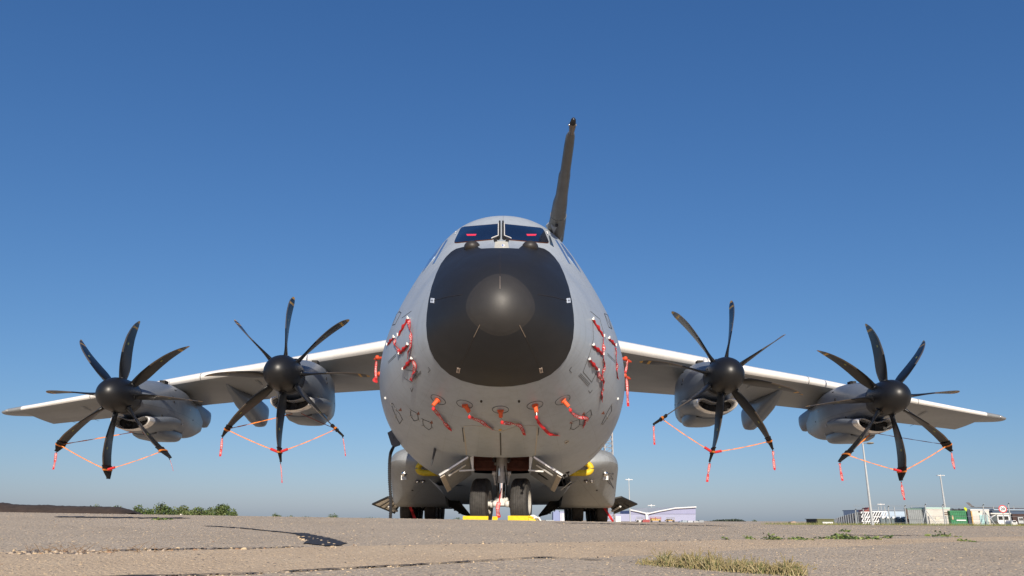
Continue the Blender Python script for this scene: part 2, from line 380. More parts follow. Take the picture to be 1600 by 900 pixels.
for i in range(46):
    px = rng.uniform(466, 525); h = ground_hit(px, 836+(px-466)*.20+rng.uniform(0, 9)); pebble(m, h[0], h[1], rng.uniform(.004, .011), .6, int(rng.choice(5, p=[.6, .2, .1, .1, 0])))
o = part('joint_rubble', m, PEB, None, True); tag(o, 'dark and tan stone rubble crumbling out of the slab joints', 'rubble', kind='stuff')
m = M()
for i in range(60):
    px = rng.uniform(40, 180) if i < 46 else rng.uniform(180, 260); h = ground_hit(px, 863+rng.normal(0, 1.3)); a_ = rng.uniform(0, 6.28); l = rng.uniform(.02, .07); z = h[2]+.003
    e = (h[0]+l*math.cos(a_), h[1]+l*.4*math.sin(a_), z+rng.uniform(0, .6)*l); mid = ((h[0]+e[0])/2, (h[1]+e[1])/2, (z+e[2])/2+rng.uniform(0, .008))
    m.tube([(h[0], h[1], z), mid, e], [.0011, .0009, .0005], 5)
o = part('dry_twigs', m, mat('dead_straw', (.20, .13, .075), .9, var=.3, scale=40), None, True); tag(o, 'dead straw and twigs caught in the joint at lower left', 'twigs', kind='stuff')

# ------------------------------------------------------------------ fuselage surface
class Pchip:
    def __init__(s, x, y):
        x = np.array(x, float); y = np.array(y, float); h = np.diff(x); d = np.diff(y)/h; k = np.zeros(len(x))
        for i in range(1, len(x)-1):
            if d[i-1]*d[i] > 0:
                w1 = 2*h[i]+h[i-1]; w2 = h[i]+2*h[i-1]; k[i] = (w1+w2)/(w1/d[i-1]+w2/d[i])
        k[0] = d[0]; k[-1] = d[-1]; s.x, s.y, s.k = x, y, k
    def __call__(s, q):
        q = np.clip(np.asarray(q, float), s.x[0], s.x[-1]); i = np.clip(np.searchsorted(s.x, q)-1, 0, len(s.x)-2)
        h = s.x[i+1]-s.x[i]; t = (q-s.x[i])/h
        return (1+2*t)*(1-t)**2*s.y[i]+t*(1-t)**2*h*s.k[i]+t*t*(3-2*t)*s.y[i+1]+t*t*(t-1)*h*s.k[i+1]
Y0 = 11.5
S = [0, .05, .2, .5, 1.0, 1.8, 2.5, 3.3, 4.0, 4.8, 6.0, 7.5, 9.5, 14, 27, 36, 43.6]
sq = np.sqrt(S)
P_zt = Pchip(sq, [3.36, 3.60, 3.84, 4.14, 4.47, 4.88, 5.26, 5.92, 6.38, 6.54, 6.64, 6.68, 6.7, 6.7, 6.7, 6.75, 6.6])
P_zb = Pchip(sq, [3.36, 3.10, 2.9, 2.68, 2.45, 2.2, 1.97, 1.70, 1.51, 1.34, 1.16, 1.05, 1.0, 1.0, 1.0, 3.4, 6.0])
P_w = Pchip(sq, [0, .24, .5, .82, 1.18, 1.6, 1.93, 2.24, 2.43, 2.59, 2.72, 2.8, 2.82, 2.82, 2.82, 2.0, .3])
P_zc = Pchip(sq, [3.36, 3.35, 3.33, 3.3, 3.26, 3.22, 3.18, 3.11, 3.07, 3.06, 3.1, 3.2, 3.3, 3.5, 3.5, 4.6, 6.2])
P_nt = Pchip(sq, [2, 2, 2, 2, 2, 2, 2, 2, 2, 2, 2, 2, 2, 2, 2, 2, 2])
P_sq = Pchip(sq, [0, 0, 0, 0, 0, .01, .07, .115, .12, .115, .10, .07, .04, 0, 0, 0, 0])
P_nb = Pchip(sq, [2, 2, 2, 2, 2.02, 2.06, 2.1, 2.17, 2.26, 2.36, 2.46, 2.55, 2.6, 2.6, 2.6, 2.1, 2])
def fus(s, th):
    s = np.asarray(s, float); th = np.asarray(th, float); q = np.sqrt(np.maximum(s, 0)); c, sn = np.cos(th), np.sin(th)
    n = np.where(sn > 0, P_nt(q), P_nb(q)); x = P_w(q)*np.sign(c)*abs(c)**(2/n)
    x = np.where(sn > 0, x*(1-P_sq(q)*4*sn*sn*(1-sn*sn)), x)
    zc = P_zc(q); z = zc+np.where(sn > 0, (P_zt(q)-zc), (zc-P_zb(q)))*np.sign(sn)*abs(sn)**(2/n)
    return np.stack(np.broadcast_arrays(x, Y0+s, z), -1)
def fus_n(s, th):
    s = max(s, .004); e = .01
    a_ = fus(s, th+e)-fus(s, th-e); b_ = fus(s+.004, th)-fus(max(s-.004, 0), th); n = np.cross(a_, b_); n = n/np.linalg.norm(n)
    c = fus(s, th)-np.array([0, Y0+s+.6, 3.6]); return n if n@c > 0 else -n
def fus_inv(p):
    s = max(p[1]-Y0, 1e-4); q = math.sqrt(s); wv = float(P_w(q)); zc = float(P_zc(q)); up = p[2] > zc
    n = float(P_nt(q) if up else P_nb(q)); hz = float(P_zt(q))-zc if up else zc-float(P_zb(q))
    if up:
        sn = min(1, (p[2]-zc)/max(hz, 1e-6))
        c = math.sqrt(max(0, 1-sn*sn)) if sn < .9 else min(1, abs(p[0])/(wv*(1-float(P_sq(q))*4*sn*sn*(1-sn*sn))))
        if sn >= .9: sn = math.sqrt(max(0, 1-c*c))
        return s, math.atan2(sn, math.copysign(c, p[0]))
    a_ = math.copysign(min(1, abs(p[0])/wv)**(n/2), p[0]); b_ = math.copysign(min(1, abs(p[2]-zc)/max(hz, 1e-6))**(n/2), p[2]-zc)
    return s, math.atan2(b_, a_)
sst = np.r_[np.linspace(0, math.sqrt(8), 220)**2, np.linspace(8.1, 43.6, 90)]
sst = np.unique(np.r_[sst, 4.66, 6.30]); NTH = 240
ths = np.linspace(-math.pi/2, 1.5*math.pi, NTH, endpoint=False)
FG = fus(sst[:, None], ths[None, :])
fv = FG.reshape(-1, 3); nfs = len(sst)
ff = []
for i in range(nfs-1):
    for j in range(NTH):
        k = (j+1) % NTH; ff.append((i*NTH+j, i*NTH+k, (i+1)*NTH+k, (i+1)*NTH+j))
BV = BVHTree.FromPolygons([tuple(p) for p in fv], ff)
def hit(px, py):
    d = Vector(ray(px, py)).normalized(); r = BV.ray_cast(Vector(CAM), d)
    return r[0]
def surf(px, py, off=0.0):
    """point of the fuselage skin seen at a photo pixel, lifted off along its normal"""
    p = hit(px, py); t = 0
    while p is None and t < 60:
        px += (785-px)*.006; py += (560-py)*.006; p = hit(px, py); t += 1
    s, th = fus_inv(p); return fus(s, th)+fus_n(s, th)*off
def surfr(px, py, off):
    p = hit(px, py)
    if p is None: return surf(px, py, off)
    d = ray(px, py); d = d/np.linalg.norm(d); return np.array(p)-d*off
def surf_n(px, py):
    p = hit(px, py); t = 0
    while p is None and t < 60:
        px += (785-px)*.006; py += (560-py)*.006; p = hit(px, py); t += 1
    return fus_n(*fus_inv(p))
def patch(m, poly, off=.006, rings=7, step=2.0, mi=0, center=None, skirt=.02):
    P = []
    for i in range(len(poly)):
        a_ = np.array(poly[i], float); b_ = np.array(poly[(i+1) % len(poly)], float); k = max(1, int(np.hypot(*(b_-a_))/step))
        for j in range(k): P.append(a_+(b_-a_)*j/k)
    P = np.array(P); c = np.array(center) if center is not None else P.mean(0)
    rr = [[surf(*p, off-skirt) for p in P]]
    for f_ in np.linspace(1, .08, rings): rr.append([surf(*(c+(p-c)*f_), off) for p in P])
    m.loft(rr, True, (False, True), mi)
def rounded(cx, cy, w_, h_, rot=0, n=20, p=2.0):
    o = []
    for k in range(n):
        a_ = 2*math.pi*k/n; x = w_*math.copysign(abs(math.cos(a_))**(2/p), math.cos(a_)); y = h_*math.copysign(abs(math.sin(a_))**(2/p), math.sin(a_))
        o.append((cx+x*math.cos(rot)-y*math.sin(rot), cy+x*math.sin(rot)+y*math.cos(rot)))
    return o
def sline(m, pts, wd=.012, off=.004, mi=0, closed=False, th=.004):
    if closed: pts = list(pts)+[pts[0]]
    for a_, b_ in zip(pts[:-1], pts[1:]):
        a_ = np.array(a_, float); b_ = np.array(b_, float); k = max(1, int(np.hypot(*(b_-a_))/6))
        for j in range(k):
            q0 = a_+(b_-a_)*j/k; q1 = a_+(b_-a_)*(j+1)/k; A = surf(*q0, off); B = surf(*q1, off)
            if np.linalg.norm(A-B) > 1e-4: m.bar(A, B, wd, th, surf_n(*((q0+q1)/2)), mi)

AC = thing('transport_aircraft', 'large grey four-propeller military transport aircraft facing the camera head-on, parked nose forward', 'aircraft', (0, 17.1, 0))
m = M(); m.v = [tuple(p) for p in fv.tolist()]
for i in range(nfs-1):
    sm = (sst[i]+sst[i+1])/2
    for j in range(NTH):
        k = (j+1) % NTH; cx = (FG[i, j, 0]+FG[i, k, 0])/2; cz = FG[i, j, 2]
        if 4.66 <= sm <= 6.30 and abs(cx) < .63 and cz < 2: continue
        m.f.append((i*NTH+j, i*NTH+k, (i+1)*NTH+k, (i+1)*NTH+j)); m.m.append(0)
fuselage = part('fuselage', m, PAINT, AC, ang=60)

# radome: the nose shell up to its painted edge
RP = []
half = [(781.5, 388.2), (796, 388.2), (810, 389), (814, 388.5), (815.5, 384), (818, 382.5), (840, 386.5), (850, 389), (858, 394), (866, 402), (874, 413), (881, 428), (888, 448), (893, 470), (895.8, 492), (896.5, 508), (895, 528), (891, 545), (884, 560), (874, 573), (860, 585), (842, 594), (820, 600), (800, 603), (781.5, 603.7)]
poly = half+[(1563-x, y) for x, y in reversed(half[1:-1])]
thb, sb = [], []
for i in range(len(poly)):
    a_ = np.array(poly[i]); b_ = np.array(poly[(i+1) % len(poly)]); k = max(2, int(np.hypot(*(b_-a_))/1.2))
    for j in range(k):
        s_, t_ = fus_inv(hit(*(a_+(b_-a_)*j/k))); thb.append(t_); sb.append(s_)
thb = np.array(thb); sb = np.array(sb); o_ = np.argsort(thb); thb, sb = thb[o_], sb[o_]
T = np.linspace(-math.pi, math.pi, 400, endpoint=False); SB = np.interp(T, np.r_[thb-2*math.pi, thb, thb+2*math.pi], np.r_[sb, sb, sb])
m = M(); rr = []; CAPS = .205
for fr_ in np.linspace(0, 1, 46):
    ring = []
    for t_, sbv in zip(T, SB):
        s_ = max(.0005, (math.sqrt(CAPS*.9)+(math.sqrt(sbv)-math.sqrt(CAPS*.9))*fr_)**2); ring.append(fus(s_, t_)+fus_n(s_, t_)*.008)
    rr.append(ring)
rr.append([fus(sbv+.0, t_)-fus_n(sbv, t_)*.01 for t_, sbv in zip(T, SB)])
m.loft(rr, True, (False, False)); radome = part('radome', m, RADOME, AC, ang=60)
m = M(); rr = []
for fr_ in np.linspace(0.0, 1, 22):
    ring = []
    for t_ in T[::2]:
        s_ = max(.0004, CAPS*fr_**2*(1+.10*math.cos(2*t_)**2)); ring.append(fus(s_, t_)+fus_n(s_, t_)*(.013 if fr_ < .95 else .009))
    rr.append(ring)
m.loft(rr, True, (True, False)); part('nose_cap', m, RADCAP, radome, ang=60)
ST = mat('lightning_strip', (.035, .03, .028), .45, .3, var=.1); STM = mat('strip_metal_end', (.32, .26, .21), .35, .7, var=.1)
for pth, e in (([(781.3, 391), (781.3, 433)], [(781.3, 433), (781.3, 452.5)]), ([(677, 470), (700, 464), (723, 460.5)], None), ([(886, 470), (863, 464), (840, 460.5)], None),
               ([(717, 576), (729, 552), (741, 526)], [(741, 526), (750.5, 507)]), ([(845, 576), (833, 552), (820.5, 526)], [(820.5, 526), (811, 507.5)])):
    m = M(); sline(m, pth, .011, .012, 0)
    if e: sline(m, e, .012, .019, 1)
    part('lightning_strip', m, [ST, STM], radome, smooth=False)
for cx, cy, rt in ((676.5, 470, .1), (887.5, 470, -.1), (716.5, 578, .2), (845, 578, -.2)):
    m = M(); c1, c2 = math.cos(rt), math.sin(rt)
    patch(m, [(cx+x*c1-y*c2, cy+x*c2+y*c1) for x, y in ((-2.6, -3.6), (2.6, -3.6), (2.6, 3.6), (-2.6, 3.6))], .016, 3, 2, 0)
    sline(m, [(cx-1.5, cy), (cx+1.5, cy)], .008, .019, 1); sline(m, [(cx, cy-2.5), (cx, cy+2.5)], .008, .019, 1)
    part('marker_pad', m, [mat('pale_marker', (.55, .56, .58) if cy < 500 else (.45, .36, .29), .6) if False else (mat('blue_white_marker', (.52, .58, .68), .6, var=.1) if cy < 500 else mat('tan_marker', (.48, .38, .31), .6, var=.1)), LINE], radome, smooth=False)
for cx in (737.5, 828.5):
    m = M(); c = surf(cx, 386, -.01); m.ball(c, .158, (1, 1.1, .80), 14); part('sensor_dome', m, mat('brown_black_dome', (.028, .024, .022), .5, var=.15), AC)

# cockpit glazing
WL = [(710.8, 378), (712.5, 373.5), (719.7, 358.8), (722, 356.4), (726, 355.2), (777.5, 351), (779.6, 353), (779.2, 370.5), (778, 372), (767, 374.8), (714.2, 379.5), (711.6, 379.4)]
WR = [(788.6, 351.2), (843.2, 356.7), (847.5, 358.5), (850, 362), (856.6, 377.8), (855.8, 379.6), (853.5, 379.9), (797, 375.2), (788.2, 372), (787, 370.4), (787.2, 353.2)]
def grow(P_, f_): c = np.mean(P_, axis=0); return [tuple(c+(np.array(p)-c)*np.array([1+f_/30, 1+f_/11])) for p in P_]
for W_, stripx in ((WL, (729, 745)), (WR, (822, 838))):
    m = M(); patch(m, grow(W_, .55), .010, 4, 2.0); ws = part('windshield', m, SEAL, AC)
    m = M(); patch(m, grow(W_, 0), .018, 10, 2.0, skirt=.004); part('glass', m, GLASS, ws, ang=80)
    m = M(); patch(m, [(stripx[0], 367.2), (stripx[1], 367.2), (stripx[1]-1.5, 369.6), (stripx[0]+1.5, 369.8)], .022, 2, 2, skirt=.003); part('red_strip', m, RSTRIP, ws, smooth=False)  # thin pink-red strip lying on the pane
    m = M(); mx_ = (stripx[0]+stripx[1])/2; sg = 1 if mx_ > 785 else -1
    ox = 785+sg*(mx_*sg-785*sg); patch(m, [(mx_+sg*23.8-1, 362.5), (mx_+sg*23.8+.8, 362.5), (mx_+sg*25.6, 366.8), (mx_+sg*24.4, 367)] , .022, 2, 2, skirt=.003); part('corner_sticker', m, WHITE, ws, smooth=False)
for sg in (-1, 1):
    f_ = lambda x: 783.4+sg*x
    m = M()
    m.tube([surf(f_(2.6), 373.5, .05), surf(f_(2.6), 362, .045), surf(f_(2.5), 348.5, .04)], .018, 8, 0)
    m.tube([surf(f_(4.6), 372, .04), surf(f_(4.6), 360, .035), surf(f_(4.4), 351, .03)], .012, 6, 1)
    m.tube([surf(f_(5.5), 375.5, .04), surf(f_(3.2), 373.5, .05)], .03, 8, 0)
    m.bar(surf(f_(4.5), 371.0, .04), surf(f_(15), 375.2, .04), .018, .02, (0, -1, .5), 1)
    m.tube([surf(f_(10), 373.4, .0), surf(f_(8.5), 378.4, .0)], .032, 8, 0)
    part('wiper', m, [DARK, WHITEP], AC)
m = M(); patch(m, [(774, 377.5), (793, 377.5), (795, 387), (772.5, 387)], .009, 3, 2.); cp = part('cream_access_panel', m, CREAM, AC, smooth=False)
m = M(); patch(m, rounded(786.3, 384.6, 2.7, 2.2, n=16), .014, 2, 3, 0, skirt=.004); patch(m, [(784.6, 383.6), (786.2, 383.0), (786.2, 386), (784.8, 385.6)], .018, 2, 3, 1, skirt=.003)
part('round_mark', m, [WHITE, BLUE], cp, smooth=False)
SW = [[(868.2, 374.5), (871.5, 376.3), (880, 390), (892.6, 413.5), (889.5, 411.5)], [(876.2, 379.8), (879.4, 381.6), (895, 402), (908.6, 426), (904.5, 421.5), (888, 400)], [(858.6, 367.8), (861.0, 370), (866.6, 386.2), (861, 382)]]
for k_, P_ in enumerate(SW):
    for sg in (1, -1):
        if sg < 0 and k_ == 2: continue
        Q = [(783.6+sg*(x-785.2)*(1.0 if sg > 0 else 1.0), y) for x, y in P_]
        m = M(); patch(m, Q, .012, 4, 3.0, skirt=.02); part('side_window', m, SIDEG if k_ < 2 else mat('dark_pane', (.03, .05, .08), .15), AC)

# seams, static ports and hatch outlines on the nose
def _sl(_, pts, wd=.01, off=.003, closed=False):
    m = M(); sline(m, pts, wd*.8, off, closed=closed); part('panel_seam', m, LINE, fuselage, smooth=False)
for P_ in ([(624, 556), (626, 549), (633, 542)], [(669, 573.5), (672.5, 578), (669, 582)], [(893, 573), (889.5, 578), (893, 582)]):
    _sl(m, P_, .010, .003)
_sl(m, [(628, 497), (643, 486)], .008, .003); _sl(m, [(634, 578), (653, 580), (642, 597), (632, 590)], .009, .003, closed=False)
_sl(m, [(922.5, 486.5), (937, 498.5), (946, 530)], .009, .003); _sl(m, [(926, 500), (927, 530), (922, 550), (911, 581), (924.5, 597), (936, 573)], .009, .003)
for d_ in (0, 1.7, 3.4): _sl(m, [(907-d_*.9, 583+d_), (922-d_*.9, 600+d_)], .006, .003)
for d_ in (0, 2.5): _sl(m, [(949, 552+d_), (961, 564+d_)], .007, .003)
for d_ in (0, 2.5): _sl(m, [(607, 565+d_), (619, 553+d_)], .007, .003)
for d_ in (0, 2, 4): _sl(m, [(649, 592-d_), (658, 583-d_)], .006, .003)
_sl(m, [(641, 606), (643.5, 612), (645.5, 606)], .008, .003); _sl(m, [(919.5, 610), (922, 614), (925.5, 609)], .008, .003)

HATCH = [[(611.5, 631), (614.5, 640), (618.5, 650), (624.5, 662), (629, 655), (624.5, 646), (619, 640), (614, 630)],
         [(641.5, 640), (652.5, 646), (654, 656), (647, 657.5), (642, 650)], [(660.5, 655), (673.5, 660), (675, 668), (670, 671.5), (661.5, 665)],
         [(893.5, 659), (905.5, 655), (906, 664), (897, 671), (891.5, 670)], [(912, 649), (923, 640), (924.5, 649), (917.5, 657), (912.5, 657)], [(940, 662), (948, 645), (955.5, 632), (955.5, 642), (949, 652), (942, 663)]]
for P_ in HATCH:
    m = M(); sline(m, P_, .012, .004, 0, closed=True)
    for i in range(0, len(P_), 2):
        c = np.array(P_[i]); cc = np.mean(P_, axis=0); d_ = (c-cc)/np.linalg.norm(c-cc)*2.5; sline(m, [tuple(c-d_), tuple(c+d_)], .016, .010, 1)
    c = np.mean(P_, axis=0)+np.array([6 if c[0] < 785 else -6, -4]); patch(m, [(c[0]-3, c[1]+1.5), (c[0]+1, c[1]-3), (c[0]+2.5, c[1]+2)], .004, 2, 3, 2, skirt=.003)
    part('static_port', m, [LINE, STEEL, mat('rust_red_mark', (.25, .08, .05), .6)], fuselage, smooth=False)
for P_ in ([(615.5, 490), (624, 487), (627, 489), (617.5, 507), (613.5, 508)], [(944, 490), (949.5, 492.5), (955.8, 514), (951, 511)]):
    m = M(); sline(m, P_, .018, .004, 0, closed=True); sline(m, [P_[0], P_[2]], .01, .004); part('round_mark', m, LINE, fuselage, smooth=False)
for c in ((752, 627), (811, 627)):
    m = M(); patch(m, rounded(*c, 1.9, 2.1, n=12), .004, 2, 2, skirt=.003); part('drain_hole', m, DARK, fuselage, smooth=False)
for c in ((602.5, 622), (965, 623)):
    m = M(); p = surf(*c, .0); m.ball(p, .03, n=6); part('marker_light', m, WHITE, fuselage)
m = M(); patch(m, rounded(885.5, 690.5, 4, 2.3, -.5, n=14), .006, 2, 2, skirt=.004); sline(m, [(883, 692), (888, 689)], .01, .012, 1); part('oval_vent', m, [LLINE, LINE], fuselage, smooth=False)
m = M(); sline(m, [(944, 690), (934, 703), (921, 713.5), (919.5, 720.5), (921, 721)], .03, .004); part('door_edge', m, LLINE, fuselage, smooth=False)
# forward nose gear doors (shut): seams
m = M(); sline(m, [(724.5, 668), (726.5, 665.5), (738, 664.8), (757, 666.5), (781.5, 674.8), (806, 666.5), (826, 664.6), (838, 665.5), (840.5, 668)], .014, .004, 0)
sline(m, [(839.5, 669), (838.5, 685), (836, 711)], .022, .004, 0); sline(m, [(724.5, 669), (727, 690), (729, 711)], .022, .004, 0)
sline(m, [(781.8, 676), (782.6, 711)], .026, .004, 1); sline(m, [(722.5, 668), (725, 690)], .014, .006, 1); sline(m, [(841.8, 668), (840.6, 680)], .014, .006, 1)
part('nose_door_seam', m, [LLINE, LINE], fuselage, smooth=False)
m = M(); patch(m, rounded(781.5, 671.5, 2.6, 1.2, n=10), .005, 2, 2, skirt=.003); part('amber_mark', m, YEL, fuselage, smooth=False)

# nose gear bay
YB0, YB1 = Y0+4.66, Y0+6.30
m = M(); XB = .60; ZT = 2.35
m.add([(-XB, YB0, 1.0), (XB, YB0, 1.0), (XB, YB1, .95), (-XB, YB1, .95), (-XB, YB0, ZT), (XB, YB0, ZT), (XB, YB1, ZT), (-XB, YB1, ZT)], [(4, 7, 6, 5)])
m.add([(-XB, YB0, 1.42), (XB, YB0, 1.42), (XB, YB0, ZT), (-XB, YB0, ZT)], [(0, 1, 2, 3)])
m.add([(-XB, YB1, 1.2), (XB, YB1, 1.2), (XB, YB1, ZT), (-XB, YB1, ZT)], [(0, 3, 2, 1)])
for sg in (-1, 1): m.add([(sg*XB, YB0, 1.40), (sg*XB, YB1, 1.18), (sg*XB, YB1, ZT), (sg*XB, YB0, ZT)], [(0, 1, 2, 3)])
for k_ in range(6): m.box((-.56, YB1-.05, 1.24+k_*.16), (.56, YB1-.01, 1.27+k_*.16))
part('gear_bay', m, BAY, AC, smooth=False)
for sg in (-1, 1):
    m = M()
    m.tube([(sg*.12, YB0+.35, 1.50), (sg*.50, YB0+.35, 1.50)], .045, 10, 0); m.tube([(sg*.12, YB0+.4, 1.60), (sg*.55, YB0+.4, 1.62)], .03, 8, 1)
    m.tube([(sg*.16, YB0+.3, 1.30), (sg*.16, YB0+.3, 1.62)], .025, 8, 1)
    m.plate([(sg*.60, YB0+.06, 1.42), (sg*.64, YB0+.06, 1.36), (sg*.60, YB0+.1, 1.13), (sg*.57, YB0+.1, 1.14), (sg*.57, YB0+.06, 1.40)], .05, 2)
    m.bar((sg*.55, YB0+.1, 1.12), (sg*.86, YB0+.12, 1.10), .03, .03, mi=2)
    part('bay_actuator', m, [STEEL, DARK, WHITEP, RED], AC)

# nose gear doors hanging open
for sg in (-1, 1):
    fx = (lambda x: x) if sg < 0 else (lambda x: 1565.5-x)
    P1 = Vector(at(fx(731), 714.5, 16.2)); P2 = Vector(at(fx(686.5), 743, 16.25)); P3 = Vector(at(fx(697.5), 766, 17.25)); P4 = Vector(at(fx(735.5), 739.5, 17.3))
    m = M(); m.plate([P1, P2, P3, P4], .07, 0)
    n_ = (P2-P1).cross(P4-P1).normalized(); n_ = n_ if n_.z < 0 else -n_
    nd = part('nose_gear_door', m, mat('door_grey', (.25, .25, .245), .5, var=.12, scale=8), AC, smooth=False)
    m = M(); m.bar(P1+n_*.02+Vector((0, -.03, .02)), P2+n_*.02+Vector((0, -.03, .02)), .045, .03); m.tube([P1+(P2-P1)*.15+(P4-P1)*.12+n_*.07, P1+(P2-P1)*.75+(P4-P1)*.12+n_*.07], .022, 8)
    part('door_edge_frame', m, CHROME if False else mat('bright_door_edge', (.60, .59, .57), .3, .6, var=.15, scale=20), nd)
    m = M(); c = P1+(P2-P1)*.45+(P4-P1)*.62+n_*.042; du = (P2-P1).normalized()
    m.bar(c-du*.14, c+du*.14, .08, .012, n_); part('door_slot', m, DARK, nd, smooth=False)
    m = M(); du2 = (P3-P2); m.bar(P2+n_*.04+du2*.02-(P2-P1).normalized()*.05, P3+n_*.04-(P2-P1).normalized()*.05, .10, .02, n_); part('door_lip', m, mat('tan_door_lip', (.42, .36, .28), .5, var=.1), nd, smooth=False)

# nose gear leg
YG = 17.1
ng = M()
def gear_wheel_meshes(c, r, wd, ax, rimr):
    """tyre with grooves + rim, axis = ax"""
    ax = Vector(ax).normalized(); up = Vector((0, 0, 1)); fw = ax.cross(up).normalized(); n = 48
    prof = [(-.50, rimr/r), (-.50, .82), (-.44, .93), (-.34, .985)]
    for g_ in (-.25, -.13, 0, .13, .25): prof += [(g_-.018, .997), (g_-.012, .972), (g_+.012, .972), (g_+.018, .997)]
    prof += [(.34, .985), (.44, .93), (.50, .82), (.50, rimr/r)]
    t = M(); t.loft([[Vector(c)+ax*(a_*wd)+(up*math.cos(q)+fw*math.sin(q))*(r*b_) for a_, b_ in prof] for q in [2*math.pi*k/n for k in range(n)]]+[[Vector(c)+ax*(a_*wd)+up*(r*b_) for a_, b_ in prof]], closed=False)
    h = M()
    pr = [(.49, 1.0), (.50, .93), (.44, .88), (.30, .72), (.26, .45), (.36, .40), (.40, .20), (.40, .0)]
    for sg in (1, -1):
        h.loft([[Vector(c)+ax*(sg*a_*wd)+(up*math.cos(q)+fw*math.sin(q))*(rimr*1.02*b_) for a_, b_ in pr] for q in [2*math.pi*k/32 for k in range(33)]], closed=False)
        for k in range(8):
            q = 2*math.pi*k/8; p = Vector(c)+ax*(sg*.30*wd)+(up*math.cos(q)+fw*math.sin(q))*rimr*.6; h.disc(p, ax, rimr*.09, .03, 10)
    return t, h
fa = rad(9); AX = Vector((math.cos(fa), -math.sin(fa), 0))
gear = thing('nose_gear', '', '', (0, 0, 0)) if False else None
m = M()
SX = -.0
m.tube([(SX, YG, 1.75), (SX, YG, 1.12)], .115, 16, 0); m.tube([(SX, YG, 1.13), (SX, YG, 1.06)], .15, 16, 0); m.tube([(SX, YG, 1.06), (SX, YG, .90)], .125, 16, 0)
for sg in (-1, 1): m.tube([(sg*.13, YG-.03, 1.1), (sg*.20, YG-.03, 1.1)], .045, 10, 2); m.tube([(sg*.165, YG, 1.12), (sg*.13, YG+.05, .86)], .025, 8, 2)
m.tube([(SX, YG, .93), (SX, YG, .52)], .085, 16, 1)
m.tube([(SX, YG, .58), (SX, YG, .44)], .115, 14, 2)
m.tube([Vector((SX, YG, .47))-AX*.40, Vector((SX, YG, .47))+AX*.40], .055, 12, 2)
for sg in (-1, 1):
    m.ball(Vector((SX, YG, .47))+AX*(sg*.13)+Vector((0, -.09, .0)), .07, n=6, mi=2)
    m.ball(Vector((SX, YG, .56))+AX*(sg*.09), .06, n=6, mi=2); m.disc(Vector((SX, YG, .47))+AX*(sg*.20), AX, .085, .05, 14, 2)
m.bar((SX, YG+.10, .86), (SX, YG+.26, .66), .10, .03, (0, 1, 1), 3); m.bar((SX, YG+.26, .66), (SX, YG+.10, .48), .10, .03, (0, 1, 1), 3)
m.tube([(.13, YG+.05, 1.35), (.2, YG+.5, 1.6)], .035, 8, 3); m.tube([(-.13, YG+.05, 1.3), (-.2, YG+.5, 1.6)], .035, 8, 3)
m.tube([(.06, YG-.12, 1.25), (.09, YG-.13, 1.0), (.12, YG-.1, .8), (.09, YG-.10, .6)], .009, 6, 4); m.tube([(-.07, YG-.12, 1.25), (-.09, YG-.13, 1.0), (-.10, YG-.1, .8), (-.09, YG-.10, .6)], .008, 6, 4)
m.tube([(SX-.05, YG-.13, 1.2), (SX-.05, YG-.13, 1.04)], .022, 8, 1)
leg = part('nose_gear_leg', m, [mat('grey_strut', (.40, .39, .37), .4, .2, var=.15, scale=12), CHROME, WHITEP, STEEL, DARK], AC)
for sg in (-1, 1):
    c = Vector((SX, YG, .50))+AX*(sg*.425); t, h = gear_wheel_meshes(c, .50, .36, AX, .245)
    wh = part('nose_wheel', h, mat('cream_wheel_rim', (.50, .48, .43), .45, .2, var=.15, scale=16), AC); part('tyre', t, RUB, wh, ang=28)

# ------------------------------------------------------------------ gear sponsons
SP = [(25.05, 2.3, 2.75, 1.80, 2.02), (25.15, 2.1, 3.10, 1.70, 2.16), (25.45, 2.0, 3.45, 1.57, 2.30), (26.0, 2.0, 3.70, 1.38, 2.40), (26.7, 2.0, 3.83, 1.14, 2.46),
      (27.5, 2.0, 3.91, .86, 2.50), (28.3, 2.0, 3.95, .62, 2.52), (29.0, 2.0, 3.96, .58, 2.54), (35.0, 2.0, 3.96, .58, 2.54), (38, 2.0, 3.8, .8, 2.5), (41, 2.0, 3.0, 1.5, 2.3)]
def spons_ring(Y, xi, xo, zb, zt, sg):
    # flat chin under a sharp slanting crease, rounded shoulder above
    f_ = min(1, max(0, (Y-25.05)/3.2)); xb = min(2.35+1.45*f_, xo-.06); zm = zb+(zt-zb)*.52; o = []
    for k in range(10): t_ = k/9; o.append((xi+(xb-xi)*t_, zb-.0*math.sin(t_*3.14)))
    c1 = (xb+(xo-xb)*(.80+.15*f_), zb+(zm-zb)*(.38-.30*f_))
    for k in range(1, 15): t_ = k/14; o.append(((1-t_)**2*xb+2*t_*(1-t_)*c1[0]+t_*t_*xo, (1-t_)**2*zb+2*t_*(1-t_)*c1[1]+t_*t_*zm))
    cx = (xi+xo)/2; hw = (xo-xi)/2
    for k in range(1, 36):
        a_ = math.pi*k/36; o.append((cx+hw*math.copysign(abs(math.cos(a_))**.82, math.cos(a_)), zm+(zt-zm)*math.sin(a_)**.86))
    for k in range(5): t_ = k/5; o.append((xi, zm+(zb-zm)*t_))
    return [(sg*x, Y, z) for x, z in o]
yy = [p[0] for p in SP]; sps = [Pchip(yy, [p[i] for p in SP]) for i in range(1, 5)]
YS = np.r_[np.linspace(25.05, 25.6, 12), np.linspace(25.7, 29, 24), np.linspace(29.3, 41, 16)]
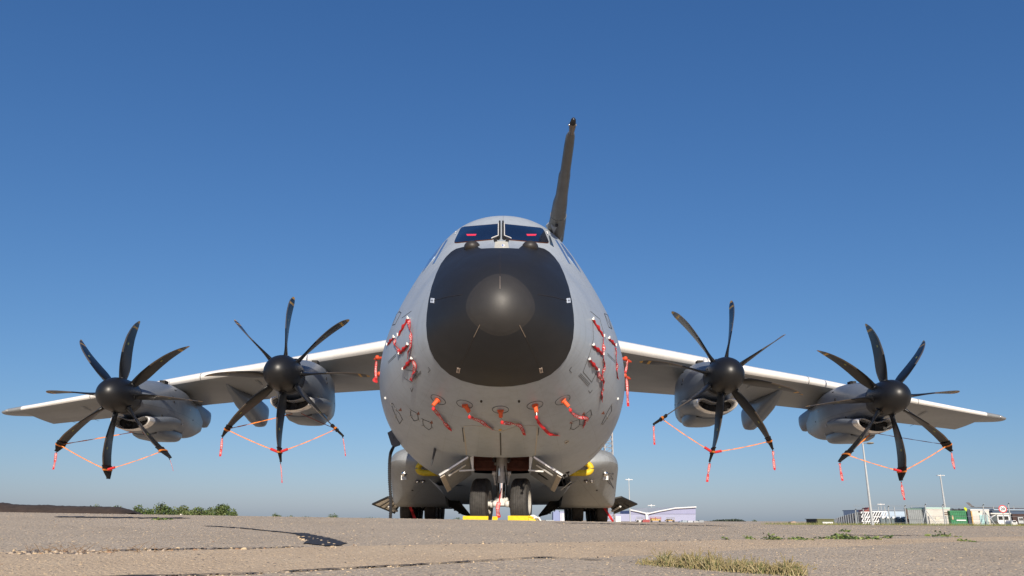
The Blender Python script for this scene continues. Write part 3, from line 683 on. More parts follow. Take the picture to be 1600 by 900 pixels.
for sg in (-1, 1):
    rings = [spons_ring(Y, *[float(f_(Y)) for f_ in sps], sg) for Y in YS]
    m = M(); m.loft(rings, True); fs = part('gear_sponson', m, paint('grey_sponson_paint', (.29, .31, .33), .40, 2.9, 3.4), AC, ang=24)
    sv = []; sf = []
    for r in rings: sv += r
    for i in range(len(rings)-1):
        for j in range(len(r)): nn_ = len(r); sf.append((i*nn_+j, i*nn_+(j+1) % nn_, (i+1)*nn_+(j+1) % nn_, (i+1)*nn_+j))
    sbv = BVHTree.FromPolygons(sv, sf)
    def ssurf(px, py, off=0.):
        r = sbv.ray_cast(Vector(CAM), Vector(ray(px, py)).normalized()); p, n_ = r[0], r[1]
        if p is None: r = sbv.find_nearest(Vector(at(px, py, 26))); p, n_ = r[0], r[1]
        if n_.y > 0: n_ = -n_
        return p+n_*off, n_
    gx_ = (lambda x: x) if sg < 0 else (lambda x: 1577-x)
    # landing light, twin lamps, yellow intake lip, drain hole, panel outline
    m = M(); p, n_ = ssurf(gx_(632), 739, .0); m.ball(p+n_*.02, .095, (1, .7, 1), 10, 0); part('landing_light', m, CHROME, fs); m = M(); p2, n2 = ssurf(gx_(631.5), 745.5, .02); m.plate([p2+Vector((-.09, 0, -.07)), p2+Vector((.09, 0, -.07)), p2+Vector((.09, 0, .07)), p2+Vector((-.09, 0, .07))], .04, 1)
    part('lamp_plate', m, WHITE, fs, smooth=False)
    m = M(); p, n_ = ssurf(gx_(657), 751.5, .01)
    for dx_ in (-.09, .09): m.disc(p+Vector((dx_, -.02, 0)), n_, .075, .04, 20, 0); m.ball(p+Vector((dx_, -.03, 0))+n_*.015, .045, (1, .5, 1), 6, 1)
    part('taxi_lamp', m, [mat('lamp_bezel', (.16, .14, .13), .4, .5), CHROME], fs)
    m = M(); pts = []
    for x, y in ((700, 721), (672, 721.5), (662, 722.5), (655.5, 726), (652.5, 731.5), (655, 737.5), (661, 739.8), (672, 740.2), (700, 740.8)):
        p, n_ = ssurf(gx_(x), y, .02); pts.append(np.array((p.x, 0, p.z)) if False else np.array(p))
    yq = 25.28
    pts = [np.array(at(gx_(x), y, 24.98)) for x, y in ((700, 722), (680, 722), (666, 722.8), (657.5, 725.5), (653.5, 731.5), (656, 737), (664, 739), (680, 739), (700, 739))]
    pts = catmull(pts, 6); m.tube([Vector(p) for p in pts], [.095]*len(pts), 14); part('intake_lip', m, YLIP, fs)
    m = M(); pts = []
    for x, y in ((700, 726), (668, 726), (660, 731), (666, 735.5), (700, 736)):
        p, n_ = ssurf(gx_(x), y, .012); pts.append(p)
    m.add(pts, [tuple(range(5))]); part('intake_mouth', m, mat('blue_grey_mouth', (.05, .07, .11), .5, var=.2), fs, smooth=False)
    m = M(); p, n_ = ssurf(gx_(644.5), 766, .003); m.disc(p, n_, .035, .02, 10); part('drain_hole', m, DARK, fs)
    m = M(); Q = [(949.5, 739.5), (958.5, 740.5), (967, 750)]; Q2 = [(949.5, 739.5), (949.5, 752), (958.5, 762.5), (966.5, 769)]; Q3 = [(950, 745.5), (958, 749), (967, 758)]
    if sg > 0:
        for Z_ in (Q, Q2, Q3):
            for a_, b_ in zip(Z_[:-1], Z_[1:]):
                pa, na = ssurf(*a_, .006); pb, nb_ = ssurf(*b_, .006); m.bar(pa, pb, .028 if Z_ is not Q3 else .012, .010, na)
        part('panel_outline', m, mat('blue_grey_line', (.10, .11, .13), .6), fs, smooth=False)
    # outer main gear doors
    A, B, C_, D = (at(gx_(581), 787.5, 30.0), at(gx_(606), 776, 29.0), at(gx_(630), 781, 28.9), at(gx_(617), 802, 30.9))
    m = M(); m.plate([A, B, C_, D], .05); dd = part('main_gear_door', m, mat('door_black_edge', (.02, .02, .02), .6), AC, smooth=False)
    P4 = [Vector(q) for q in (A, B, C_, D)]; c = sum(P4, Vector())/4; n_ = (P4[1]-P4[0]).cross(P4[3]-P4[0]).normalized(); n_ = n_ if n_.y < 0 else -n_
    m = M(); m.plate([c+(q-c)*.80+n_*.03+Vector((0, 0, .02)) for q in P4], .02, 0)
    for t_ in (.25, .5, .75):
        a_ = P4[0].lerp(P4[3], t_); b_ = P4[1].lerp(P4[2], t_); m.tube([c+(a_-c)*.8+n_*.05, c+(b_-c)*.8+n_*.05], .016, 6, 1)
    m.tube([P4[3].lerp(P4[2], .3)+n_*.06, c+n_*.10], .045, 8, 2)
    part('door_liner', m, [mat('white_door_liner', (.80, .78, .72), .5, var=.12, scale=6), DARK, WHITEP], dd, smooth=False)
    # inner doors and belly fairing
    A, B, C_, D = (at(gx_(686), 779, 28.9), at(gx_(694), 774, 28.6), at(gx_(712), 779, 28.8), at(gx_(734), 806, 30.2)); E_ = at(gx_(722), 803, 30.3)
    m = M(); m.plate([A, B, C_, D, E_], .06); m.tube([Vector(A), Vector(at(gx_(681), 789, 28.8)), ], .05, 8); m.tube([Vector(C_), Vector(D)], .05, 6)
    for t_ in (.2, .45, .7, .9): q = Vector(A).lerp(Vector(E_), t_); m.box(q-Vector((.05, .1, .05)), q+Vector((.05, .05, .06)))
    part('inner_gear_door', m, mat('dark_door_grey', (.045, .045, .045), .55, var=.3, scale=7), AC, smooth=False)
    # main wheels (three axles, twin wheels)
    for Yw in (30.2, 31.9, 33.6):
        for xw in (2.72, 3.62):
            c = Vector((sg*xw, Yw, .56)); t, h = gear_wheel_meshes(c, .56, .42, (1, 0, 0), .26)
            wh = part('main_wheel', h, STEEL, AC); part('tyre', t, RUB, wh, ang=28)
        m = M(); m.tube([(sg*2.72, Yw, .56), (sg*3.62, Yw, .56)], .07, 8, 0); m.tube([(sg*3.17, Yw, .5), (sg*3.17, Yw+.1, 1.3)], .11, 10, 0)
        for d_ in (-.14, .14): m.ball((sg*3.17+d_, Yw-.12, .60), .06, n=6, mi=1); m.tube([(sg*3.17+d_, Yw-.12, .62), (sg*3.17+d_*.6, Yw-.1, .85)], .035, 8, 1)
        part('main_gear_leg', m, [DARK, STEEL], AC)
# belly keel between the gear bays
m = M(); m.loft([[(-2.2, Y, 1.3), (-1.9, Y, zb), (-.6, Y, zb-.02), (.6, Y, zb-.02), (1.9, Y, zb), (2.2, Y, 1.3)] for Y, zb in ((23.5, 1.1), (25.5, .92), (28, .80), (36, .80), (38, 1.2))], closed=False)
part('belly_fairing', m, PAINT, AC)
m = M()
for (x, y0, y1) in ((677.5, 700, 721),):
    a_ = surf(680.5, 701, 0); b_ = a_+np.array([-.06, .02, -.30]); m.bar(a_, b_, .05, .13, (1, 0, 0)) if False else m.hexa([a_+np.array(q) for q in ((-.025, -.04, .03), (.02, -.04, .03), (.02, .12, .03), (-.025, .12, .03), (-.09, .02, -.33), (-.07, .02, -.33), (-.07, .09, -.33), (-.09, .09, -.33))])
part('blade_antenna', m, mat('dark_antenna', (.03, .033, .04), .5), AC, smooth=False)
for (x, y) in ((886.5, 737.5), (881.5, 742), (877, 747)):
    m = M(); a_ = Vector(surf(x, y, 0)); e = Vector(at(x+5, y+17, a_.y+.3)); m.tube([a_, e], [.016, .010], 6); m.disc(a_, (0, -.3, -1), .05, .05, 10); part('whip_antenna', m, DARK, AC)
m = M(); m.tube([at(876, 766, 19.6), at(892, 753, 19.0)], .012, 6); part('antenna_wire', m, WHITEP, AC)

# ------------------------------------------------------------------ refuelling probe
A = Vector(at(867.5, 372, 15.9)); 
K = [(867.5, 372, 15.95, 13.2), (869.5, 355, 15.5, 13.4), (871.5, 345, 15.3, 12.9), (873, 332, 15.0, 12.0), (875.5, 316, 14.7, 11.3), (877.5, 306, 14.45, 9.6), (880.5, 285, 14.1, 9.3), (882, 274, 13.85, 9.4), (883.5, 267, 13.7, 8.0), (889, 228, 13.0, 7.9), (891.2, 213, 12.75, 7.3), (893, 207, 12.65, 4.9)]
m = M(); m.tube([Vector(at(x, y, Y)) for x, y, Y, r in K], [r*(Y+1)/F for x, y, Y, r in K], 24)
pr = part('refuelling_probe', m, mat('probe_grey', (.125, .125, .12), .45, var=.12, scale=5), AC, ang=50)
K2 = [(892.8, 208, 12.66, 4.6), (893.3, 205.5, 12.6, 4.4), (894, 200, 12.5, 5.4), (894.7, 196, 12.42, 5.6), (895, 192.5, 12.36, 5.0), (895.6, 190.5, 12.33, 4.4), (896, 187, 12.28, 3.9), (896.3, 184.6, 12.25, 2.0)]
m = M(); m.tube([Vector(at(x, y, Y)) for x, y, Y, r in K2[:5]], [r*13.6/F for x, y, Y, r in K2[:5]], 18, 0); m.tube([Vector(at(x, y, Y)) for x, y, Y, r in K2[4:]], [r*13.5/F for x, y, Y, r in K2[4:]], 18, 1)
for dx_ in (-5.2, 5.2): m.ball(at(894.5+dx_, 195, 12.4), .022, n=5, mi=2)
m.ball(at(896.3, 186, 12.1), .012, n=5, mi=2)
part('probe_nozzle', m, [mat('bronze_nozzle', (.22, .17, .13), .35, .7, var=.1), DARK, CHROME], pr)
m = M(); a_ = at(867, 372, 15.9); m.plate([at(854.5, 350, 15.6), at(861, 346, 15.5), at(864, 356, 15.6), at(864, 366, 15.8)], .12, 0)
m.plate([at(861, 352, 15.25), at(878, 350, 15.3), at(874.5, 378, 15.9), at(866.5, 372, 15.75)], .14, 0); m.ball(at(870, 352, 15.1), .035, n=6, mi=1)
part('probe_mount', m, [PAINT, DARK], pr, smooth=False)
m = M(); m.tube([at(x, y, Y) for x, y, Y in ((872.3, 338, 15.13), (872.6, 335.5, 15.08))], 12.9*16.1/F, 24); part('probe_collar', m, MATS['probe_grey'], pr)

# ------------------------------------------------------------------ wings
WST = [(1.6, 26.1, 6.33, 33.0, 5.72, .95), (4.3, 27.0, 6.07, 33.2, 5.52, .86), (7.46, 28.07, 5.74, 33.5, 5.35, .76), (9.07, 28.62, 5.57, 33.6, 5.2, .70), (11.65, 29.5, 5.35, 33.8, 4.98, .62), (12.93, 29.93, 5.21, 34.0, 4.88, .58),
       (16.65, 31.2, 4.82, 34.4, 4.40, .44), (19.86, 32.27, 4.48, 34.6, 4.08, .33), (19.93, 32.3, 4.47, 34.3, 4.20, .33), (20.03, 32.33, 4.46, 34.0, 4.32, .32), (20.75, 32.57, 4.39, 33.95, 4.33, .26), (21.05, 32.75, 4.35, 33.9, 4.33, .17), (21.17, 33.1, 4.33, 33.8, 4.33, .05)]
cxs = [0, .006, .02, .05, .1, .17, .27, .4, .55, .7, .85, 1.0]
def naca(x): return 5*(.2969*math.sqrt(x)-.126*x-.3516*x*x+.2843*x**3-.1036*x**4)
def wring(st, sg, grow_=0.0):
    X, ly, lz, ty, tz, th = st; o = []
    for x in cxs: o.append((sg*X, ly+(ty-ly)*x, lz+(tz-lz)*x+th*naca(x)+.06*th*math.sin(math.pi*x)))
    for x in reversed(cxs[1:-1]): o.append((sg*X, ly+(ty-ly)*x, lz+(tz-lz)*x-th*naca(x)*.92+.06*th*math.sin(math.pi*x)))
    return o
def wz(X, Yq):  # underside height
    xs_ = [s_[0] for s_ in WST]; g_ = [np.interp(X, xs_, [s_[i] for s_ in WST]) for i in range(1, 6)]
    t_ = (Yq-g_[0])/(g_[2]-g_[0]); t_ = min(1, max(0, t_)); return g_[1]+(g_[3]-g_[1])*t_-g_[4]*naca(t_)*.92
def canoe(m, X, y0, y1, w_, drop, ztop=None, tilt=0., n=14, sec=12, mi=0, blunt=.5, gap=0):
    rings = []
    for i in range(n+1):
        t_ = i/n; Y = y0+(y1-y0)*t_; a_ = math.sin(math.pi*min(1, t_**blunt))**.7 if 0 < t_ < 1 else 0.02
        zt = (ztop if ztop is not None else wz(abs(X), Y))+.05; hw = w_*max(.05, a_); dz = drop*max(.05, a_)*(1 if t_ < .999 else .2)
        rings.append([(X+hw*math.cos(q), Y, zt-(dz*abs(math.sin(q))**.8 if math.sin(q) > 0 else 0)) for q in [math.pi*k/sec for k in range(sec+1)]]+[(X, Y, zt+.03)])
    m.loft(rings, True, (True, True), mi)
for sg in (-1, 1):
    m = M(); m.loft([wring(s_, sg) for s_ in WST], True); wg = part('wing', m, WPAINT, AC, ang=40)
    # leading edge strip with painted-in sunlight, in shorter spans
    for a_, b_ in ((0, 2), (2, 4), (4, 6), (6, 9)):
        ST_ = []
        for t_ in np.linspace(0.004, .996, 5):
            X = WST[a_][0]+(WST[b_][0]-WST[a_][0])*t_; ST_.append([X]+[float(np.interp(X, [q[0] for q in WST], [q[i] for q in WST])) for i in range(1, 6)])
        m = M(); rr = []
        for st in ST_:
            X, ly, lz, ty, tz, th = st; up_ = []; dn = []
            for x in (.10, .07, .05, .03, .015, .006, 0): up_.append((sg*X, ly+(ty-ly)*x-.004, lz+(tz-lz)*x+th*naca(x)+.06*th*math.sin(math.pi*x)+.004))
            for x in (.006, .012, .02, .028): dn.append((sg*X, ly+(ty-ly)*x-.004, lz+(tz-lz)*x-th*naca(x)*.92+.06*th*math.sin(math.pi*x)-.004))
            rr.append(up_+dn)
        m.loft(rr, closed=False); part('leading_edge', m, LELIT, wg, ang=60)
    m = M(); st = WST[10]; p = (sg*20.72, st[1]+.03, st[2]); m.ball(p, .07, (1.3, .9, .8), 8, 0); m.ball((sg*20.6, st[1]+.06, st[2]-.03), .045, n=6, mi=1); part('position_light', m, [mat('lamp_glass', (.3, .3, .3), .1), DARK], wg)
    for X, y0, y1, w_, dr in ((8.2, 29.0, 30.0, .09, .10), (9.5, 29.5, 30.5, .09, .10), (16.2, 31.6, 32.5, .10, .10), (17.3, 31.9, 32.9, .10, .09), (15.4, 31.9, 32.8, .07, .07)):
        m = M(); canoe(m, sg*X, y0, y1, w_, dr); part('slat_bump', m, MATS['grey_wing_paint'], wg)
    for X in (14.6, 15.6, 16.9, 18.0, 19.0):
        m = M(); ty = np.interp(X, [q[0] for q in WST], [q[3] for q in WST]); tz = np.interp(X, [q[0] for q in WST], [q[4] for q in WST]); m.tube([(sg*X, ty-.02, tz), (sg*(X-.08), ty+.18, tz-.04)], .006, 5); part('static_wick', m, DARK, wg)
    # flap track fairings
    for X, y0, y1, w_, dr in ((10.75, 29.9, 34.9, .30, .95), (13.3, 30.4, 35.0, .24, .72)):
        m = M(); rings = []
        for i in range(19):
            t_ = i/18; Y = y0+(y1-y0)*t_; zt = wz(X, min(Y, 33.5))+.1 if Y < 33.4 else wz(X, 33.4)+.1-(Y-33.4)*.12
            prof = min(1, (t_/.72))**1.05 if t_ < .93 else (1-(t_-.93)/.07*.35); dz = .10+dr*prof; hw = w_*min(1, .15+t_*2.2)*(1 if t_ < .93 else 1-(t_-.93)/.07*.3)
            rings.append([(sg*X+hw*math.copysign(abs(math.cos(q))**.6, math.cos(q)), Y, zt-dz*.5+dz*.5*math.copysign(abs(math.sin(q))**.75, math.sin(q))) for q in [2*math.pi*k/20 for k in range(20)]])
        m.loft(rings, True); part('flap_track_fairing', m, NPAINT, wg, ang=50)
    # wing root fillet plate
m = M(); m.loft([[(x, Y, z) for x, z in ((-2.9, 5.6), (-2.5, zt-.15), (-1.2, zt), (1.2, zt), (2.5, zt-.15), (2.9, 5.6))] for Y, zt in ((24, 6.4), (26, 6.95), (30, 7.1), (34, 6.95), (38, 6.4))], closed=False); part('wing_box_fairing', m, PAINT, AC)
# tail: kept low and modest, it stays behind the nose from here
m = M(); m.loft([[(x*th, y0+ch*yy_, z) for x, yy_ in ((0, 0), (1, .15), (1, .5), (0, 1), (-1, .5), (-1, .15))] for y0, ch, z, th in ((46, 8, 6.0, .35), (49.5, 5.5, 11.4, .2))], True); fin = part('tail_fin', m, PAINT, AC)
m = M(); m.loft([[(X, y0+ch*yy_, 11.5+.03*abs(X)+x) for x, yy_ in ((0, 0), (.14, .2), (.1, .5), (0, 1), (-.1, .5), (-.14, .2))] for X, y0, ch in ((-6.2, 52, 2), (0, 50, 4.2), (6.2, 52, 2))], True); part('tailplane', m, PAINT, AC)

# ------------------------------------------------------------------ engines and propellers
_a, _b, _c, _d = at(450, 589, 24.9), at(1127, 592, 24.9), at(194.5, 621.5, 26.4), at(1379, 625, 26.4)
_xi = (_b[0]-_a[0])/2; _xo = (_d[0]-_c[0])/2
PROPS = [('inner left', -_xi, 24.5, _a[2]+.02, -0.5, 1), ('inner right', _xi, 24.5, _b[2]+.02, 11.5, -1), ('outer left', -_xo, 26.0, _c[2]+.02, 3.0, -1), ('outer right', _xo, 26.0, _d[2]+.02, -5.6, 1)]
def lerp_tab(tab, x): return [float(np.interp(x, [t_[0] for t_ in tab], [t_[i] for t_ in tab])) for i in range(1, len(tab[0]))]
def blade_frame(P, k, r):
    """centre, chord direction, chord length, thickness, normal, of blade k at radius r"""
    _, X, Y, Z, off, H = P; a_ = rad(off+45*k); u = Vector((math.sin(a_), 0, math.cos(a_))); t_ = Vector((math.cos(a_), 0, -math.sin(a_)))
    ch, th, yo, ph = lerp_tab(BT, r); ph = rad(ph)*H; c = Vector((X, Y+yo, Z))+u*r; d = Vector((0, math.cos(ph), 0))+t_*math.sin(ph); n_ = u.cross(d).normalized()
    return c, d, ch, th, n_, u
BT = [(.45, .24, .20, .0, -14), (.62, .40, .14, .0, -14), (.85, .54, .09, -.02, -12), (1.1, .62, .06, -.06, -9), (1.5, .64, .05, -.10, -5), (1.9, .62, .035, -.06, -1), (2.2, .56, .028, .05, 2), (2.45, .44, .02, .20, 5), (2.58, .27, .014, .31, 7), (2.64, .16, .010, .37, 8), (2.665, .05, .006, .40, 8)]
BTs = [Pchip([b[0] for b in BT], [b[i] for b in BT]) for i in range(1, 5)]
def lerp_tab(tab, x): return [float(f_(x)) for f_ in BTs] if tab is BT else None
chs = [0, .02, .06, .12, .2, .32, .45, .6, .75, .88, 1.0]
rb = np.r_[np.linspace(.45, 2.3, 26), np.linspace(2.34, 2.62, 12), 2.64, 2.655, 2.665]
def blade_mesh(P, k):
    m = M(); n = 2*(len(chs)-1)
    for r in rb:
        c, d, ch, th, n_, u = blade_frame(P, k, r); rd = max(0, min(1, (1.0-r)/.35))
        up_ = []; dn = []
        for x in chs:
            ta = th*.5*(naca(x)*2.0*(1-rd)+rd*2*math.sqrt(max(0, x*(1-x)))); q = c+d*(ch*(x-.42)); up_.append(q+n_*ta); dn.append(q-n_*ta)
        m.v.extend([tuple(q) for q in up_+list(reversed(dn[1:-1]))])
    for i in range(len(rb)-1):
        r = (rb[i]+rb[i+1])/2
        for j in range(n):
            kk = (j+1) % n; m.f.append((i*n+j, i*n+kk, (i+1)*n+kk, (i+1)*n+j)); jj = j if j < len(chs)-1 else n-1-j
            x = (chs[jj]+chs[jj+1])/2; mi = 0
            if r > 1.42 and x < .10: mi = 1
            if (2.33 < r < 2.41 or r > 2.58) and x > .13: mi = 2
            if 1.72 < r < 1.80 and .33 < x < .50: mi = 3
            m.m.append(mi)
    m.f.append(tuple((len(rb)-1)*n+j for j in range(n))); m.m.append(2)
    return m
for P in PROPS:
    nm, X, Y, Z, off, H = P; sgx = 1 if X > 0 else -1
    m = M(); prof = [(-.98, .001), (-.975, .08), (-.95, .16), (-.90, .25), (-.82, .345), (-.70, .435), (-.56, .497), (-.40, .54), (-.22, .562), (-.05, .57), (.10, .568), (.28, .56), (.42, .55), (.44, .52), (.44, .4)]
    m.loft([[(X+r*math.cos(q), Y+y, Z+r*math.sin(q)) for q in [2*math.pi*k/56 for k in range(56)]] for y, r in prof], True)
    pp = part('propeller', m, SPIN, AC, ang=50)
    for k in range(8): part('blade', blade_mesh(P, k), [BLK, BSTRIP, YEL, mat('green_yellow_dot', (.35, .34, .06), .5)], pp, ang=50)
    m = M()
    for k in range(8):
        c, d, ch, th, n_, u = blade_frame(P, k, .55); m.tube([c+u*-.05, c+u*.035], [.15, .125], 16)
    part('blade_cuff', m, BLK, pp)
    # nacelle
    NS = [(.45, .52, .52, .50), (.75, .62, .60, .50), (1.1, .69, .68, .50), (1.6, .75, .78, .58), (2.2, .79, .86, .80), (3.0, .80, .90, .92), (3.6, .77, .88, .93), (4.2, .70, .86, .93), (5.2, .50, .7, .90), (6.0, .34, .55, .80), (6.7, .2, .3, .62), (7.2, .1, 0, .45)]
    Pn = [Pchip([q[0] for q in NS], [q[i] for q in NS]) for i in (1, 2, 3)]
    rings = []
    for d_ in np.linspace(.45, 7.2, 34):
        wv, tv, bv = [float(f_(d_)) for f_ in Pn]; e = 2+.55*min(1, max(0, (d_-.5)/1.2)); ring = []
        for k in range(56):
            q = 2*math.pi*k/56; c, s_ = math.cos(q), math.sin(q); ring.append((X+wv*math.copysign(abs(c)**(2/e), c), Y+d_, Z+(tv if s_ > 0 else bv)*math.copysign(abs(s_)**(2/e), s_)))
        rings.append(ring)
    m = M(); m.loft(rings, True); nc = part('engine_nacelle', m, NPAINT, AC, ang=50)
    m = M(); m.loft([[(X+r*math.cos(q), Y+y, Z+r*math.sin(q)) for q in [2*math.pi*k/40 for k in range(40)]] for y, r in ((.36, .42), (.40, .50), (.47, .535), (.60, .56), (.60, .3))], True); part('reduction_gear_ring', m, mat('dark_ring', (.05, .055, .065), .45, var=.1), nc)
    # chin intake: kidney shaped mouth
    def kid(sc, y, dz, n=48, sx=1.):
        o = []
        for k in range(n):
            q = 2*math.pi*k/n; c, s_ = math.cos(q), math.sin(q); x = .62*sc*sx*math.copysign(abs(c)**.75, c); z = .205*sc*math.copysign(abs(s_)**.85, s_)
            if s_ > 0: z -= .11*max(0, 1-(x/.42)**2)*s_
            o.append((X+x, Y+y, Z-.80+dz+z+.10*(x/.62)**2))
        return o
    m = M(); m.loft([kid(.92, 1.45, 0), kid(.935, 1.12, 0), kid(.97, 1.03, 0), kid(1.03, .99, 0), kid(1.09, 1.01, 0), kid(1.14, 1.10, 0), kid(1.18, 1.32, .0)], True, (False, False)); part('intake_lip', m, CHROME if False else mat('polished_lip', (.88, .86, .83), .22, .55, var=.05, scale=6), nc)
    m = M(); m.loft([kid(1.178, 1.32, 0), kid(1.26, 1.55, .0), kid(1.36, 1.9, .02), kid(1.42, 2.4, .06), kid(1.36, 3.2, .12)], True, (False, True)); part('chin_cowl', m, NPAINT, nc, ang=60)
    m = M(); m.loft([kid(.95, 1.14, 0), kid(.93, 1.5, 0)], True, (False, True)); m.tube([(X+.1, Y+1.40, Z-.95), (X+.1, Y+1.40, Z-.70)], .03, 8); m.ball((X-.25, Y+1.55, Z-.8), .14, n=8); part('intake_duct', m, DARK, nc)
    # oil cooler scoop
    m = M(); rings = []
    for d_, w_, dz in ((2.25, .46, .24), (2.35, .52, .31), (2.7, .56, .36), (3.6, .56, .36), (4.3, .48, .30), (4.8, .3, .12)):
        rings.append([(X+sgx*0+w_*math.copysign(abs(math.cos(q))**.5, math.cos(q)), Y+d_, Z-.84-(dz*abs(math.sin(q))**.6 if math.sin(q) < 0 else -.1*math.sin(q))) for q in [2*math.pi*k/28 for k in range(28)]])
    m.loft(rings, True); m2 = M(); m2.loft([[(X+w_*math.copysign(abs(math.cos(q))**.5, math.cos(q)), Y+2.24, Z-.95-(.13*abs(math.sin(q))**.6 if math.sin(q) < 0 else -.02)) for q in [2*math.pi*k/20 for k in range(20)]] for w_ in (.42, .05)], True); sc_ = part('cooler_scoop', m, NPAINT, nc)
    m = M(); m.box((X-.42, Y+2.2, Z-1.02), (X+.42, Y+2.26, Z-.95)); part('cooler_mouth', m, DARK, nc, smooth=False)
    m = M()
    for dx_, dy_ in ((-.25, 1.9), (.35, 2.3), (.0, 3.4)): m.box((X+dx_-.10, Y+dy_, Z+.78), (X+dx_+.10, Y+dy_+.3, Z+.89+.02*(dy_ > 2)))
    part('top_vent', m, DARK, nc, smooth=False)
    # side ports, latches
    side = -sgx; nbv = BVHTree.FromPolygons([tuple(q) for r_ in rings_n] if False else [], []) if False else None
    m = M()
    for (dd_, dz, w_, h_, mi) in ((2.4, .28, .10, .09, 0), (2.5, .15, .10, .05, 0), (3.3, -.48, .09, .13, 0), (3.7, -.5, .07, .13, 1), (2.6, -.72, .10, .05, 1), (3.1, -.8, .05, .10, 1), (3.3, -.72, .12, .04, 1), (4.4, -.75, .04, .13, 1), (4.3, .1, .10, .04, 1), (2.8, .62, .14, .03, 0), (5.1, -.2, .04, .04, 0), (5.0, .45, .04, .04, 0), (1.9, -.42, .07, .10, 0)):
        wv, tv, bv = [float(f_(dd_)) for f_ in Pn]; hh = tv if dz > 0 else bv; e = 2+.55*min(1, max(0, (dd_-.5)/1.2)); xx = wv*max(.02, 1-abs(dz/hh)**e)**(1/e)
        for sd in (-1, 1):
            if sd == side: m = M(); m.box((X+sd*xx-.012, Y+dd_-w_/2, Z+dz-h_/2), (X+sd*xx+.012, Y+dd_+w_/2, Z+dz+h_/2)); part('access_port' if mi == 0 else 'stencil_mark', m, (DARK, mat('pale_stencil', (.45, .46, .47), .5))[mi], nc, smooth=False)

# ------------------------------------------------------------------ cloth streamers with their lettering
fc = bpy.data.curves.new('lettering_source', 'FONT'); fc.body = 'REMOVE BEFORE FLIGHT'; fc.resolution_u = 2
fo = bpy.data.objects.new('lettering_source', fc); COL.objects.link(fo); bpy.context.view_layer.update()
_me = bpy.data.meshes.new_from_object(fo.evaluated_get(bpy.context.evaluated_depsgraph_get()))
TXV = np.array([v.co[:2] for v in _me.vertices]); TXF = [tuple(p.vertices) for p in _me.polygons]
TXV[:, 0] = (TXV[:, 0]-TXV[:, 0].min())/np.ptp(TXV[:, 0]); TXV[:, 1] = (TXV[:, 1]-TXV[:, 1].min())/np.ptp(TXV[:, 1])
bpy.data.objects.remove(fo)
def ribbon(parent, pts, wd, nrm=(0, -1, 0), twist=(0, 0), name='streamer', text=True, mt=None, end_=.12):
    C_ = catmull(pts); n = len(C_); L_ = np.r_[0, np.cumsum([np.linalg.norm(C_[i+1]-C_[i]) for i in range(n-1)])]
    A_ = []; N_ = []
    for i in range(n):
        t_ = C_[min(i+1, n-1)]-C_[max(i-1, 0)]; t_ = t_/np.linalg.norm(t_); nn = np.array(nrm if not callable(nrm) else nrm(i/(n-1)), float)
        sd_ = np.cross(t_, nn); sd_ /= np.linalg.norm(sd_)+1e-9; nn = np.cross(sd_, t_); q = rad(twist[0]+(twist[1]-twist[0])*i/(n-1))+.55*math.sin(L_[i]*13+len(pts)+pts[0][0]*7)+.25*math.sin(L_[i]*31+pts[0][2]*9)
        A_.append(sd_*math.cos(q)+nn*math.sin(q)); N_.append(-sd_*math.sin(q)+nn*math.cos(q))
    m = M(); rings = []
    for c, a_, b_ in zip(C_, A_, N_): rings.append([c-a_*wd/2-b_*.002, c+a_*wd/2-b_*.002, c+a_*wd/2+b_*.002, c-a_*wd/2+b_*.002])
    m.loft(rings, True); st = part(name, m, mt or RED, parent, smooth=False)
    if text and L_[-1] > .25:
        m = M(); u = (.04+TXV[:, 0]*.84)*L_[-1]; v_ = (TXV[:, 1]-.5)*wd*.62
        for sg_ in (1, -1):
            vs = []
            for uu, vv in zip(u, v_):
                i = min(n-2, max(0, int(np.searchsorted(L_, uu))-1)); f_ = (uu-L_[i])/(L_[i+1]-L_[i]); c = C_[i]*(1-f_)+C_[i+1]*f_; a_ = A_[i]*(1-f_)+A_[i+1]*f_; b_ = N_[i]*(1-f_)+N_[i+1]*f_
                vs.append(c+a_*vv*(-sg_)+b_*.0045*sg_)
            m.add(vs, TXF); part('lettering', m, WHITE, st, smooth=False); m = M()
        pass
    return st
def surfp(pts, off): return [surf(x, y, o_) for (x, y), o_ in zip(pts, off if isinstance(off, (list, tuple)) else [off]*len(pts))]

# probe covers under the nose
CV = [((684.5, 624.5), (676.2, 634.0), [(677, 638.5), (681, 643), (690, 655), (704.5, 673)], 'leftmost of five orange tube covers under the black nose, straight lettered streamer', .16),
      ((725.8, 631.5), (733.0, 643.5), [(733.5, 651.5), (741, 654.5), (752, 659), (761, 666), (771, 672)], 'orange tube cover second from left under the black nose', .18),
      ((782, 640.0), (782.5, 651.5), [(784.5, 660), (797, 662), (811, 664.5), (816, 671), (819.5, 680)], 'middle orange tube cover on the centreline under the black nose', .17),
      ((836, 633.0), (838.4, 644.5), [(838.2, 652), (841, 659), (849, 669), (860, 678.5), (873.5, 681)], 'orange tube cover second from right under the black nose, plain red curved streamer', .16),
      ((879.5, 625.0), (889.0, 635.5), [(891, 640.5), (897, 648), (906, 652), (917, 654), (915, 660), (911.5, 668.5)], 'rightmost orange tube cover under the black nose, streamer trailing to the right-hand port outlines', .15)]
